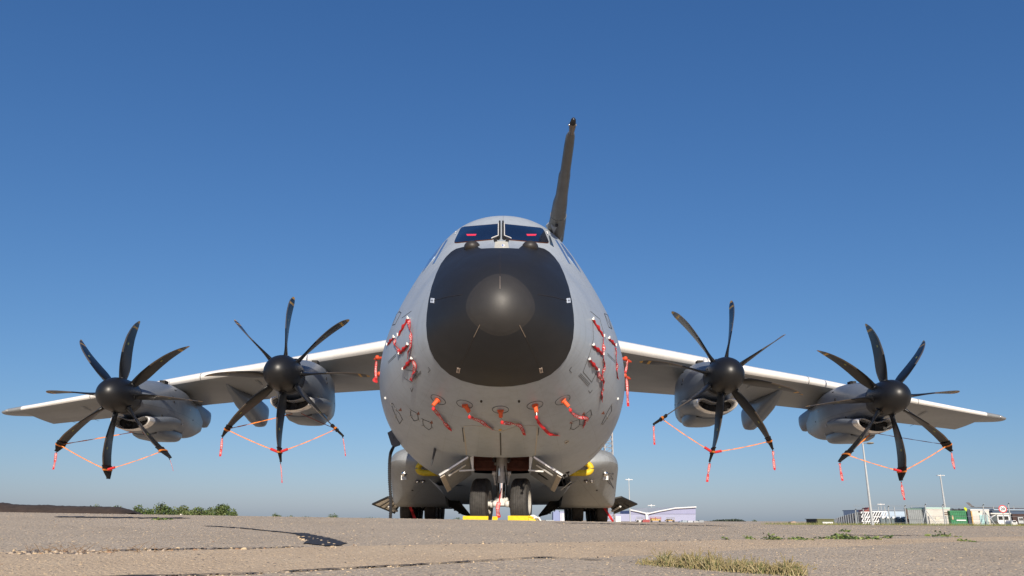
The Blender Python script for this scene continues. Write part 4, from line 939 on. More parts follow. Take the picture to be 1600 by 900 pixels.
for (a_, b_, st_, lab, ln) in CV:
    A = surf(*a_, 0); n_ = surf_n(*a_); B0 = np.array(at(b_[0], b_[1], A[1]-.02)); 
    # rod from the skin to the point seen at the cover's tip, ln long
    best = None
    for Yq in np.linspace(A[1]-.35, A[1]+.25, 60):
        q = at(b_[0], b_[1], Yq); e_ = abs(np.linalg.norm(q-A)-max(ln, .12))+ (0 if (q-A)@n_ > .06 else 1)
        if best is None or e_ < best[0]: best = (e_, q)
    B = best[1]
    t = thing('tube_cover', lab, 'tube cover', tuple(A), 'orange tube covers in a row under the nose')
    m = M(); d_ = (B-A); m.tube([A+n_*.005, A+d_*.18], [.058, .058], 14); m.tube([A+d_*.15, A+d_*.97, B], [.040, .036, .026], 14); part('cover', m, ORANGE, t)
    S0 = np.array(at(st_[0][0], st_[0][1], B[1]-.02)); m = M(); m.tube([B, (B+S0)/2+np.array([.005, 0, 0]), S0], .006, 6); part('lanyard', m, STEEL, t)
    offs = np.linspace(.14, .07, len(st_)); P_ = [S0]+[surfr(x, y, o_) for (x, y), o_ in list(zip(st_, offs))[1:]]
    m = M(); m.ball(S0, .030, (1, .6, 1.2), 6); part('knot', m, RED, t)
    ribbon(t, P_, .060, nrm=tuple(n_), twist=(60, 0), text='plain' not in lab)
    for q in (-.15,):
        pass
# ring marks around each tube
m = M()
for (a_, *_r_) in CV:
    pts = []; c = surf(*a_, 0); n_ = surf_n(*a_); t1 = np.cross(n_, [0, 0, 1]); t1 /= np.linalg.norm(t1); t2 = np.cross(n_, t1)
    ring = [c+(t1*math.cos(q)+t2*math.sin(q))*.145 for q in np.linspace(0, 2*math.pi, 25)]
    rg = []
    for p in ring: s_, th_ = fus_inv(p); rg.append(fus(s_, th_)+fus_n(s_, th_)*.004)
    for p, q in zip(rg[:-1], rg[1:]): m.bar(p, q, .008, .004, n_)
part('tube_ring_mark', m, LINE, fuselage, smooth=False)

# strap covers over the side ports
def strap_cover(a_, b_, st_, lab, grp, thick=.037, st_w=.07, off=.05, clip=True, mtl=RED, hang=None):
    A = surfr(*a_, off*1.3); B = surfr(*b_, off*1.3); n_ = (surf_n(*a_)+surf_n(*b_))/2
    t = thing('port_cover', lab, 'port cover', tuple(A), grp)
    m = M(); mid = (A+B)/2; d_ = B-A; kk = 9; pts = [A+d_*i/kk for i in range(kk+1)]
    m.tube([p+n_*.012*math.sin(i*2.1) for i, p in enumerate(pts)], [thick*(.45+.35*(i in (4, 5))+.12*((i*7) % 3)) for i in range(kk+1)], 10); part('cover_strip', m, mtl, t)
    if clip:
        for q in (A, B):
            m = M(); m.ball(q+n_*.01, .022, (1.2, .8, .8), 6); m.tube([q, q+n_*.03+np.array([0, 0, .035])], .012, 6); part('clip', m, WHITE, t)
    if st_: ribbon(t, [surfr(x, y, off+o_) for x, y, o_ in st_], st_w, nrm=tuple(n_), twist=(10, -10))
    return t
gL = 'red port covers on the left-hand side of the nose'; gR = 'red port covers on the right-hand side of the nose'
strap_cover((638, 497.5), (622.5, 524), [(638.6, 500, .03), (641, 519, .06), (642, 533, .05), (640, 545, .05), (638.5, 550, .05), (636.8, 560, .05)], 'topmost red port cover left of the black nose, with a long white-lettered streamer', gL)
strap_cover((616, 527), (605.5, 539), [(616.5, 531, .03), (617.8, 541, .05), (623.5, 549, .05)], 'short red port cover nearest the left edge of the fuselage', gL)
strap_cover((637.5, 538), (624, 552.5), None, 'red port cover below the topmost one on the left, without a streamer of its own', gL)
strap_cover((643.5, 560), (630, 576.5), [(645, 563, .03), (648.5, 573, .06), (645, 583, .06), (642.3, 595, .05)], 'lowest red port cover left of the black nose, its streamer curling to a wide end', gL)
strap_cover((926, 499), (943, 525.5), [(943, 528, .02), (943.5, 545, .04), (943.2, 560, .04), (944.5, 574, .04), (942, 585, .04), (943, 595, .05), (941.5, 612, .04), (940.5, 627, .04)], 'topmost red port cover right of the black nose, longest streamer', gR)
strap_cover((951, 528.5), (961.5, 540), [(962, 543.5, .02), (963.5, 565, .04), (965.5, 592, .04)], 'short red port cover nearest the right edge of the fuselage, streamer hanging straight', gR)
strap_cover((926.5, 539), (942, 553.5), None, 'middle red port cover right of the black nose, without a streamer of its own', gR)
strap_cover((920.5, 561), (934.5, 578), [(935, 581, .02), (936.5, 588, .04), (943, 593, .05)], 'lowest red port cover right of the black nose, with a short streamer end', gR)
for sg, A0, B0, st_, lab in ((-1, (585, 561, 17.4), (597.5, 559, 17.1), [(588, 564), (587, 580), (588, 594)], 'upper red pitot cover on the left edge of the fuselage'), (-1, (589, 587, 17.4), (599, 584, 17.1), [(588.5, 589), (584, 594), (590, 597)], 'lower red pitot cover on the left edge of the fuselage'),
                       (1, (971, 559.5, 17.1), (986, 565.5, 17.4), [(980, 563), (979.5, 572), (977, 582)], 'upper red pitot cover on the right edge of the fuselage'), (1, (970, 586, 17.1), (984.5, 592, 17.4), [(979, 589), (980, 605), (980.5, 620), (981.5, 635)], 'lower red pitot cover on the right edge of the fuselage, long streamer below')):
    A = np.array(at(*A0)); B = np.array(at(*B0)); t = thing('pitot_cover', lab, 'pitot cover', tuple(A), 'red pitot covers on the fuselage edges')
    m = M(); d_ = B-A; m.tube([A, A+d_*.25, A+d_*.5, A+d_*.75, B], [.02, .036, .028, .036, .02], 10); m.ball(A+d_*.4+np.array([0, -.04, .02]), .05, n=6); part('cover', m, mat('red_orange_cloth', (.62, .07, .02), .65, var=.2, scale=30), t)
    m = M(); S_ = np.array([sg*2.55, (A0[2]+.0)-.0, (A+B)[2]/2+.0]); m.tube([A if sg < 0 else B, np.array([sg*2.5, 17.3, A[2] if sg < 0 else B[2]])], .018, 8); part('probe_tube', m, STEEL, t)
    ribbon(t, [at(x, y, 17.25) for x, y in st_], .055, nrm=(-.25*sg, -1, 0))
# streamers on the landing gear
t = thing('gear_pin_streamer', 'red streamer hanging from the nose gear leg between the two nose wheels', 'streamer', tuple(at(783, 762, 16.85)))
ribbon(t, [at(783.5, 763, 16.85), at(781.5, 774, 16.83), at(779.5, 786, 16.82)], .022, text=False, name='cord'); ribbon(t, [at(779.5, 785, 16.8), at(777.5, 796, 16.78), at(779.5, 809, 16.8)], .085)
t = thing('gear_pin_streamer', 'red streamer at the left-hand main wheels under the sponson', 'streamer', tuple(at(641, 792, 29.6)))
ribbon(t, [at(640.5, 791, 29.6), at(644, 800, 29.55), at(648.5, 811, 29.5)], .10, text=False)
t = thing('gear_pin_streamer', 'red streamer at the right-hand main wheels beside the open gear door', 'streamer', tuple(at(944, 792, 29.6)))
ribbon(t, [at(943.5, 792, 29.6), at(949, 801, 29.5), at(958, 815, 29.4)], .09, text=False)

# blade tip covers and tie-down straps
pos_words = {'inner left': 'inner left-hand propeller', 'inner right': 'inner right-hand propeller', 'outer left': 'outer left-hand propeller', 'outer right': 'outer right-hand propeller'}
which = {3: 'lower right', 4: 'bottom', 5: 'lower left'}
STW = {('outer left', 3): (.16, 17, .012), ('outer left', 4): None, ('outer left', 5): (0, 25, .075), ('inner left', 3): (.12, 26, .03), ('inner left', 4): (.1, 27, .03), ('inner left', 5): (0, 26, .075),
       ('inner right', 3): (0, 27, .075), ('inner right', 4): (-.12, 26, .075), ('inner right', 5): (0, 27, .06), ('outer right', 3): (.02, 25, .08), ('outer right', 4): (.03, 26, .085), ('outer right', 5): (.03, 26, .08)}
for P in PROPS:
    nm, X, Y, Z, off, H = P; tips = {}
    for k in (3, 4, 5):
        rs = np.linspace(2.28, 2.70, 12); rings = []
        for r in rs:
            c, d, ch, th, n_, u = blade_frame(P, k, min(r, 2.655)); c = c+u*max(0, r-2.655); g_ = .045 if r < 2.31 or 2.36 < r < 2.42 else .03
            ch2 = max(ch*1.0, .20)+g_*1.2; th2 = th*.5+g_*.9
            if r > 2.66: ch2 *= .8
            cc = c+d*(ch*.08); rings.append([cc+d*(ch2*.5*math.copysign(abs(math.cos(q))**.7, math.cos(q)))+n_*(th2*math.copysign(abs(math.sin(q))**.8, math.sin(q))) for q in [2*math.pi*j/20 for j in range(20)]])
        c, d, ch, th, n_, u = blade_frame(P, k, 2.42); tips[k] = c
        lab = 'black padded cover on the %s blade tip of the %s' % (which[k], pos_words[nm])
        t = thing('blade_tip_cover', lab, 'blade cover', tuple(c), 'padded covers on the lower propeller blade tips')
        m = M(); m.loft(rings, True); part('sock', m, SOCK, t, ang=60)
        m = M(); rr_ = []
        for r in (2.40, 2.45):
            c2, d2, ch_, th_, n2, u2 = blade_frame(P, k, r); c2 = c2+d2*(ch_*.08)
            rr_.append([c2+d2*((ch_+.075)*.5*math.copysign(abs(math.cos(q))**.7, math.cos(q)))+n2*((th_*.5+.05)*math.copysign(abs(math.sin(q))**.8, math.sin(q))) for q in [2*math.pi*j/20 for j in range(20)]])
        m.loft(rr_, True, (False, False)); part('orange_band', m, STRAP, t, ang=60)
        if (nm, k) in STW and STW[(nm, k)]:
            dx_, lp, wd_ = STW[(nm, k)]; c3, d3, *_ = blade_frame(P, k, 2.69); u3 = _[3]; ln = lp/46.; e = c3
            m = M(); m.tube([e-u3*.06, e+Vector((0, 0, -.08))], .012, 6); part('lanyard', m, DARK, t)
            a0 = np.array(e+Vector((0, 0, -.06))); ribbon(t, [a0, a0+np.array([dx_*.5, .02, -ln*.5]), a0+np.array([dx_, 0, -ln])], wd_, nrm=(.1, -1, .1))
        elif (nm, k) == ('outer left', 4):
            pass
    t = thing('tie_down_strap', 'orange webbing strap joining the lower blade tips of the %s to its cowl' % pos_words[nm], 'strap', (X, Y+1.6, Z-1.0), 'orange propeller tie-down straps')
    an = np.array([X+.1, Y+1.7, Z-.98]); 
    def sag(a_, b_, s_): a_ = np.array(a_); b_ = np.array(b_); return [a_, a_*.75+b_*.25+np.array([0, 0, -s_*.75]), (a_+b_)/2+np.array([0, 0, -s_]), a_*.25+b_*.75+np.array([0, 0, -s_*.75]), b_]
    mm_ = mat('dark_red_cord', (.30, .03, .02), .7)
    for a_, b_, s_, w_, mt_ in ((tips[5], tips[4], .03, .030, STRAP), (tips[4], tips[3], .03, .028, STRAP), (an, tips[5], .01, .035, STRAP), (an, tips[3], .01, .022, mm_)):
        if nm == 'inner right' and a_ is an: continue
        ribbon(t, sag(a_, b_, s_), w_, nrm=(0, -1, .35), text=False, name='webbing', mt=mt_)
    for j, (a_, b_, f0, f1) in enumerate(((tips[4], tips[5], .03, .16), (tips[4], tips[3], .03, .15))):
        if nm == 'outer left' and j == 0 or nm == 'outer right' and j == 1: continue
        m = M(); a_ = Vector(a_); b_ = Vector(b_); m.tube([a_.lerp(b_, f0)+Vector((0, -.03, -.01)), a_.lerp(b_, f1)+Vector((0, -.02, -.015))], .042, 10); part('red_sleeve', m, RED, t)
    if nm != 'inner right': m = M(); m.ball(an, .07, (1.5, 1, .7), 6); part('anchor', m, mm_, t)

# ------------------------------------------------------------------ chocks, cable
def chock(x0, x1, Y, ytop, lab, half=False):
    a_ = at(x0, ytop, Y); b_ = at(x1, ytop, Y); z = a_[2]; t = thing('wheel_chock', lab, 'wheel chock', ((a_[0]+b_[0])/2, Y, 0), 'yellow wheel chocks at the nose wheels')
    m = M(); m.loft([[(x, Y-.13, .0), (x, Y+.02, 0.), (x, Y+.10, 0.0), (x, Y+.05, z*.9), (x, Y-.0, z), (x, Y-.04, z), (x, Y-.10, z*.55)] for x in (a_[0], a_[0]+.02, b_[0]-.02, b_[0])], True)
    part('chock_body', m, YCH, t, smooth=False); return t
chock(723.5, 763, 16.45, 806.2, 'yellow wheel chock in front of the left-hand nose wheel')
t = chock(793.5, 831, 16.40, 805.8, 'yellow wheel chock in front of the right-hand nose wheel, with a white rope')
m = M(); p = [at(829, 806.5, 16.4), at(834, 806, 16.4), at(839, 809, 16.4), at(842, 814, 16.4)]; m.tube(p, .022, 8); p = [at(832, 812, 16.35), at(836, 808.5, 16.35), at(842, 809, 16.3), at(846, 816, 16.3)]; m.tube(p, .018, 8); part('rope', m, WHITE, t)
m = M(); a_ = at(826, 808, 16.35); m.loft([[(a_[0]+x, 16.35+y, z) for y, z in ((-.1, 0), (.1, 0), (.1, zz), (-.1, zz*.8))] for x, zz in ((0, .24), (.12, .20), (.24, .02))], True); part('chock_wedge', m, YCH, t, smooth=False)
chock(769.5, 777.5, 16.75, 807.0, 'small yellow chock end seen between the two nose wheels')
t = thing('ground_cable', 'black ribbed cable with a grey box plug hanging from the left side of the nose', 'cable', (-2.75, 18.3, 0))
Pm = [np.array(at(x, y, 18.0)) for x, y in ((605.8, 676.5), (613.5, 672), (625, 689.5), (625, 695.5), (616.5, 698.5), (612, 696))]
m = M(); m.plate(Pm, .10); m.ball(np.array(at(614.5, 684, 17.93)), .012, n=5); part('plug_box', m, mat('blue_grey_box', (.05, .058, .07), .45, var=.1), t, smooth=False)
m = M(); C_ = catmull([at(616, 696, 18.0), at(613, 702, 18.0), at(610, 710, 18.05), at(608.6, 725, 18.1), at(608.8, 750, 18.1), at(610.5, 780, 18.1), (at(610.5, 800, 18.1)[0], 18.1, .2), (at(609.5, 812, 18.1)[0], 18.1, .02)], 34)
m.tube([Vector(c) for c in C_], [.040 if i % 4 < 2 else .030 for i in range(len(C_))], 8); part('hose', m, mat('black_hose', (.02, .02, .022), .5), t)
m = M(); m.tube([at(625, 691, 18.0), np.array([-2.3, 18.2, at(625, 688, 18)[2]])], .03, 8); part('socket_arm', m, DARK, t)

# ------------------------------------------------------------------ plants
def tuft(name, lab, cat, pxs, n, ln, mats, spread=.05, kind=None, group=None, wdt=.0008):
    m = M()
    for i in range(n):
        px, py = pxs[rng.integers(len(pxs))]; px += rng.normal(0, 7); py += rng.normal(0, 1.6); h = ground_hit(px, py)
        x, y, z = h; z = gzf(x, y); l = ln*(.15+1.0*rng.random()**1.7)*(.5+.8*abs(math.sin(px*.085+1)*math.cos(px*.043))); a_ = rng.uniform(0, 6.28); lean = rng.uniform(.2, 1.6); dx_, dy_ = math.cos(a_)*lean*l, math.sin(a_)*lean*l*.6; w_ = wdt*rng.uniform(.7, 1.6)
        q = [(x, y, z-.002), (x+dx_*.35, y+dy_*.35, z+l*.55), (x+dx_, y+dy_, z+l*max(.15, 1-lean*.5))]
        m.add([(q[0][0]-w_, q[0][1], q[0][2]), (q[0][0]+w_, q[0][1], q[0][2]), (q[1][0]+w_*.8, q[1][1], q[1][2]), (q[1][0]-w_*.8, q[1][1], q[1][2]), q[2]], [(0, 1, 2, 3), (3, 2, 4)], int(rng.choice(len(mats), p=[.42, .3, .18, .1])))
        if rng.random() < .30:
            for j in range(4): zz = .75+.08*j; m.ball((x+dx_*zz, y+dy_*zz, z+l*(1-lean*.45)*zz+rng.uniform(0, .002)), .0016, (1, 1, 1.6), 3, 0)
    o = part(name, m, mats, None, smooth=False); tag(o, lab, cat, group, kind); return o
GR = [mat('dry_straw', (.27, .215, .10), .8, var=.2, scale=60), mat('dry_green', (.125, .135, .045), .8, var=.25, scale=60), mat('pale_straw', (.42, .35, .20), .8, var=.1, scale=60), mat('dark_olive', (.07, .075, .03), .8, var=.2, scale=60)]
def line_pts(a_, b_, n): return [(a_[0]+(b_[0]-a_[0])*i/(n-1), a_[1]+(b_[1]-a_[1])*i/(n-1)) for i in range(n)]
gg = 'dry grass tufts growing from the joint at lower right'
tuft('dry_grass_tuft', 'largest dry grass tuft, green and straw coloured, on the concrete at lower right', 'grass tuft', line_pts((1040, 882), (1130, 890), 14), 1900, .056, GR, group=gg)
tuft('dry_grass_tuft', 'flatter dry grass tuft to the right of the largest one', 'grass tuft', line_pts((1140, 891), (1248, 898), 14), 1500, .048, GR, group=gg)
tuft('dry_grass_tuft', 'thin low dry grass tuft to the left of the largest one', 'grass tuft', line_pts((1004, 880), (1036, 884), 8), 260, .018, GR, group=gg)
def weed(px, py, w_, h_, lab, n):
    m = M(); c = ground_hit(px, py); sx = w_/2*c[1]/F; hz = h_*c[1]/F
    for i in range(n):
        x = c[0]+rng.normal(0, .5)*sx; y = c[1]+rng.normal(0, .05); t_ = max(.12, 1-abs(x-c[0])/sx); z = gzf(x, y)+rng.uniform(0, 1)*hz*t_*rng.uniform(.3, 1.1); r = rng.uniform(.006, .014)*(c[1]/4)
        a_ = rng.uniform(0, 6.28); d1 = Vector((math.cos(a_), math.sin(a_), rng.uniform(-.2, .9))).normalized()*r; d2 = d1.cross(Vector((rng.normal(), rng.normal(), rng.normal()))).normalized()*r*.45
        p = Vector((x, y, z)); m.add([p-d1, p+d2, p+d1, p-d2], [(0, 1, 2, 3)], int(rng.integers(3)))
        if rng.random() < .2: m.tube([(x, y, gzf(x, y)), p], .0012, 4, 2)
    o = part('weed', m, [mat('weed_leaf', (.11, .17, .04), .6, var=.25, scale=40), mat('weed_leaf_pale', (.20, .24, .07), .6, var=.2, scale=40), mat('weed_leaf_dark', (.035, .06, .018), .6, var=.2, scale=40)], None, smooth=False)
    tag(o, lab, 'weed', 'small green weeds along the slab joint at right')
for px, py, w_, h_, lab, n in ((1208, 843, 26, 11, 'weed with one upright tip, leftmost of the big clumps along the joint at right', 90), (1251, 843, 30, 5, 'low flat weed beside the longest one', 70), (1318, 842, 64, 9, 'longest and thickest green weed on the joint at right', 260), (1362, 842, 22, 6, 'small weed just right of the longest one', 60),
                               (1386, 841, 6, 5, 'single tiny weed sprig on the joint, alone right of the thick clumps', 16), (1172, 842, 10, 4, 'small weed left of the big clumps, on the dotted joint', 24), (1133, 843, 9, 7, 'thin upright weed sprig farthest left on the dotted joint', 18), (1321, 831, 8, 3, 'tiny weed farther back, behind the longest one', 16),
                               (1452, 838, 10, 3, 'flat little weed left of the one with an upright shoot', 18), (1475, 838, 20, 8, 'weed with an upright shoot on the far right stretch of the joint', 50), (1510, 846, 7, 5, 'lone weed sprig lower down at far right', 18), (253, 812, 20, 3, 'flat green weed on the left near the tar seam', 60)):
    weed(px, py, w_, h_, lab, n)
# verge grass
m = M(); VG = [mat('verge_green', (.12, .15, .04), .8, var=.25, scale=1), mat('verge_straw', (.27, .22, .09), .8, var=.2, scale=1), mat('verge_dark', (.06, .08, .025), .8, var=.2, scale=1)]
for i in range(16000):
    Y = rng.uniform(56.5, 62.5); X = rng.uniform(19.5, 50); h = rng.uniform(.07, .26)*(.7+.6*rng.random()); w_ = .012; z = gzf(X, Y); dx_ = rng.normal(0, .06)
    m.add([(X-w_, Y, z), (X+w_, Y, z), (X+dx_, Y+rng.normal(0, .05), z+h)], [(0, 1, 2)], int(rng.choice(3, p=[.5, .3, .2])))
o = part('verge_grass', m, VG, None, smooth=False); tag(o, 'green and straw coloured grass verge below the fence and containers', 'grass', kind='stuff')
m = M(); X_ = np.linspace(19, 60, 30); m.loft([[(x, y, gzf(x, y)+.012) for x in X_] for y in np.linspace(56.3+.4, 66, 8)], closed=False); struct('verge_soil', m, mat('verge_soil', (.13, .13, .045), .9, var=.4, scale=2))

LF = [mat('crown_leaf', (.065, .105, .025), .7, var=.3, scale=.6), mat('crown_leaf_pale', (.135, .165, .055), .7, var=.25, scale=.6), mat('crown_leaf_dark', (.022, .038, .012), .7, var=.3, scale=.6)]
BARK = mat('bark', (.10, .075, .05), .9, var=.3, scale=4)
def tree(x0, x1, ytop, Y, lab, grp, n=520, pale=.3, base=None, name='bush'):
    xa, xb = at(x0, 800, Y)[0], at(x1, 800, Y)[0]; cx = (xa+xb)/2; hw = (xb-xa)/2; z0 = gzf(cx, Y); top = at((x0+x1)/2, ytop, Y)[2]-z0
    t = thing(name, lab, 'bush' if name == 'bush' else 'tree', (cx, Y, z0), grp)
    m = M(); m.tube([(cx, Y, z0-.1), (cx+hw*.05, Y, z0+top*.35), (cx, Y, z0+top*.6)], [top*.045, top*.03, top*.015], 8)
    for j in range(5):
        a_ = rng.uniform(0, 6.28); m.tube([(cx, Y, z0+top*.25), (cx+hw*.6*math.cos(a_), Y+hw*.5*math.sin(a_), z0+top*rng.uniform(.5, .8))], [top*.02, top*.007], 6)
    part('trunk', m, BARK, t)
    cl = []
    for _ in range(16):
        ux = rng.uniform(-.8, .8); hh = top*math.sqrt(max(.05, 1-ux*ux*.9)); r = min(hw, top)*rng.uniform(.24, .40); cl.append((cx+ux*hw, Y+rng.uniform(-.5, .5)*hw*.6, z0+rng.uniform(.25, 1.0)*(hh-r), r))
    cl.append((cx+rng.uniform(-.2, .2)*hw, Y, z0+top*.74, top*.27))
    m = M()
    for i in range(int(n*2.6)):
        c = cl[rng.integers(len(cl))]; d = rng.normal(size=3); d /= np.linalg.norm(d); r = c[3]*rng.uniform(.5, 1.12); p = Vector((c[0]+d[0]*r*1.15, c[1]+d[1]*r, max(z0+.03*top, c[2]+d[2]*r*.9)))
        s_ = rng.uniform(.035, .075)*min(top, hw*1.3)*1.1; a_ = Vector(rng.normal(size=3)).normalized()*s_; b_ = a_.cross(Vector(rng.normal(size=3))).normalized()*s_*.7
        mi = 1 if rng.random() < pale else (2 if rng.random() < .25 else 0)
        m.add([p-a_, p+b_, p+a_*.9, p-b_], [(0, 1, 2, 3)], mi)
    part('crown', m, LF, t, smooth=False)
gb = 'bushes beyond the apron at left'
for a_, b_, yt, Y, lab, pale in ((120, 172, 787.8, 215, 'dark low bush just showing above the brown bank', .2), (158, 206, 789, 210, 'low bush at the right end of the brown bank', .3), (196, 240, 788, 200, 'green bush with an even top, left of the tallest one of the dark group', .35), (228, 276, 783.5, 190, 'dark bush with a pointed crown in the middle of the left group', .2), (264, 304, 789, 260, 'paler grey-green bush set farther back in the left group', .7),
                              (292, 328, 790.5, 180, 'small round bright green bush in the left group', .45), (316, 349, 791, 235, 'olive bush between the small round one and the tallest one', .5), (330, 366, 785.5, 200, 'tallest bush at the right end of the left group', .3), (356, 376, 799, 190, 'lowest bush tapering off at the right end of the left group', .3)):
    tree(a_, b_, yt, Y, lab, gb, pale=pale)
gd = 'distant small trees on the horizon'
for a_, b_, yt, Y, lab in ((400, 416, 806, 420, 'distant low shrub, leftmost on the empty horizon'), (424, 441, 801, 400, 'distant small dark tree left of the aircraft'), (446, 463, 804.8, 400, 'distant flat olive shrub left of the aircraft'), (463, 491, 806, 420, 'distant long low shrub left of the aircraft'), (511, 530, 801.5, 380, 'distant round tree nearest the aircraft on its left'),
                          (561, 600, 807, 450, 'distant low scrub beside the left-hand open gear door'), (705, 728, 808, 300, 'distant shrub seen under the belly left of the nose wheel'), (1172, 1183, 811.5, 500, 'distant single round tree right of the long wood')):
    tree(a_, b_, yt, Y, lab, gd, 240, name='distant_tree')
m = M(); cxs_ = [(1092, 818), (1105, 816), (1120, 813), (1135, 812.6), (1150, 812), (1160, 813.2), (1168, 817), (1190, 819), (1215, 818.5), (1245, 817.5), (1280, 816.8), (1330, 817), (1450, 818)]
for i in range(5200):
    px = rng.uniform(1092, 1290) if i < 4700 else rng.uniform(1290, 1450); py = np.interp(px, [c[0] for c in cxs_], [c[1] for c in cxs_]); Y = rng.uniform(600, 640); p = at(px, py+rng.random()**1.5*5+.3*math.sin(px*1.3), Y); s_ = .9
    a_ = Vector(rng.normal(size=3)).normalized()*s_; b_ = a_.cross(Vector(rng.normal(size=3))).normalized()*s_*.7; p = Vector(p); m.add([p-a_, p+b_, p+a_, p-b_], [(0, 1, 2, 3)], int(rng.choice(3, p=[.35, .1, .55])))
o = part('far_wood', m, [mat('far_leaf', (.045, .065, .05), .9, var=.2, scale=.05), mat('far_leaf_pale', (.07, .09, .06), .9), mat('far_leaf_dark', (.028, .042, .036), .9)], None, smooth=False); tag(o, 'long dark far-off wood on the horizon right of the hangar', 'wood', kind='stuff')
m = M(); BP = [(-60, 784), (0, 785.5), (10, 786), (18, 788), (45, 788.8), (70, 788.5), (90, 790), (120, 790.5), (150, 791), (185, 792), (200, 796), (206, 801)]
rr = []
for i in range(80):
    px = -60+266*i/79; py = float(np.interp(px, [b[0] for b in BP], [b[1] for b in BP]))+rng.normal(0, .25); p = at(px, py, 40); z0 = gzf(p[0], 40); h = p[2]-z0
    rr.append([(p[0], 38.4, z0-.1), (p[0], 38.9, z0+h*.5), (p[0], 39.5, z0+h*.9), (p[0], 40.2, z0+h), (p[0], 41.5, z0+h*.7), (p[0], 43, z0-.1)])
m.loft(rr, closed=False); struct('earth_bank', m, mat('dark_brown_soil', (.050, .034, .026), .95, var=.3, scale=3, bump=.8, bscale=8))

# ------------------------------------------------------------------ things in the distance
def P3(px, py, Y): return Vector(at(px, py, Y))
def boxm(m, x0, x1, yt, yb, Y, dep, mi=0, z0=None, lean=0):
    a_ = at(x0, yb, Y); b_ = at(x1, yb, Y); z = at((x0+x1)/2, yt, Y)[2]; zb = gzf(a_[0], Y) if z0 is None else z0
    m.box((a_[0], Y, zb), (b_[0], Y+dep, z), mi); return a_[0], b_[0], zb, z
LAV = mat('lavender_cladding', (.30, .315, .45), .6, var=.05, scale=.2); LAV2 = mat('lavender_band', (.26, .27, .42), .6, var=.05, scale=.2); ROOF = mat('pale_roof', (.52, .53, .52), .6, var=.06, scale=.2); WT = mat('white_trim', (.72, .72, .72), .5)
Yh = 330
t = thing('hangar', 'lavender hangar with a white V-shaped roof edge, right of the aircraft', 'hangar', tuple(at(1030, 818, Yh)))
def prof(pts, ybot, Y, dep, z0):
    m = M(); n = len(pts); f_ = [tuple(at(x, y, Y)) for x, y in pts]; b_ = [(at(x, ybot, Y)[0], Y, z0 if isinstance(z0, float) else at(x, ybot, Y)[2]) for x, y in pts]
    m.loft([[f_[i], b_[i], (b_[i][0], Y+dep, b_[i][2]), (f_[i][0], Y+dep, f_[i][2])] for i in range(n)], True); return m
zg = gzf(60, Yh)
part('wall', prof([(945, 803), (1012, 803), (1045, 803), (1087, 803)], 818, Yh, 30, zg), LAV, t, smooth=False)
part('upper_band', prof([(985, 797.5), (998, 800), (1012, 803), (1030, 799.5), (1055, 795), (1087, 793)], 803.0, Yh-.3, 30, None), LAV2, t, smooth=False)
part('roof_edge', prof([(982, 796.2), (998, 799), (1008, 801.6), (1016, 801.6), (1030, 798), (1055, 793.4), (1088, 791.3)], 0, Yh-1, 1, None) if False else (lambda mm: (mm.tube([at(x, y, Yh-1.2) for x, y in ((985, 796.8), (998, 799.4), (1009, 802), (1015, 802), (1030, 798.6), (1055, 794), (1088, 792.2))], .28, 6), mm)[1])(M()), WT, t)
m = M(); m.add([at(x, y, Y) for x, y, Y in ((985, 796.2, Yh-1), (1012, 801.4, Yh-1), (1050, 793.8, Yh-1), (1088, 791.6, Yh-1), (1080, 791.4, Yh+60), (1048, 792.4, Yh+60), (1012, 793.5, Yh+60), (990, 793.8, Yh+60))], [(0, 1, 6, 7), (1, 2, 5, 6), (2, 3, 4, 5)]); part('roof', m, ROOF, t, smooth=False)
m = M(); boxm(m, 1009.5, 1013, 802, 818, Yh-1.5, 1); m.ball(at(1012, 802.6, Yh-1.6), .5, n=6); part('column', m, WT, t, smooth=False)
m = M(); boxm(m, 966, 970, 810, 818, Yh-.4, .3); part('door', m, LAV2, t, smooth=False)
t = thing('blue_annexe', 'small blue-violet building seen under the belly, right of the nose wheels', 'building', tuple(at(873, 816, 300)))
m = M(); boxm(m, 864.5, 875, 800, 817, 300, 8); part('wall', m, mat('blue_violet_wall', (.20, .24, .42), .6), t, smooth=False)
m = M(); boxm(m, 875, 882, 799, 817, 299.6, 6); part('side_wall', m, LAV, t, smooth=False)
m = M(); boxm(m, 867, 873, 797.5, 800, 300, 4, z0=at(870, 800, 300)[2]); part('roof_unit', m, MATS['blue_violet_wall'], t, smooth=False)
m = M()
for px in (876.5, 879, 881): boxm(m, px-.5, px+.6, 802, 814, 299.3, .2)
part('window', m, WT, t, smooth=False)
tg = M(); boxm(tg, 853, 866, 812.5, 817, 290, 3); tag(part('low_wall', tg, mat('grey_low_wall', (.33, .36, .38), .7)), 'low grey wall left of the small blue building under the belly', 'wall')

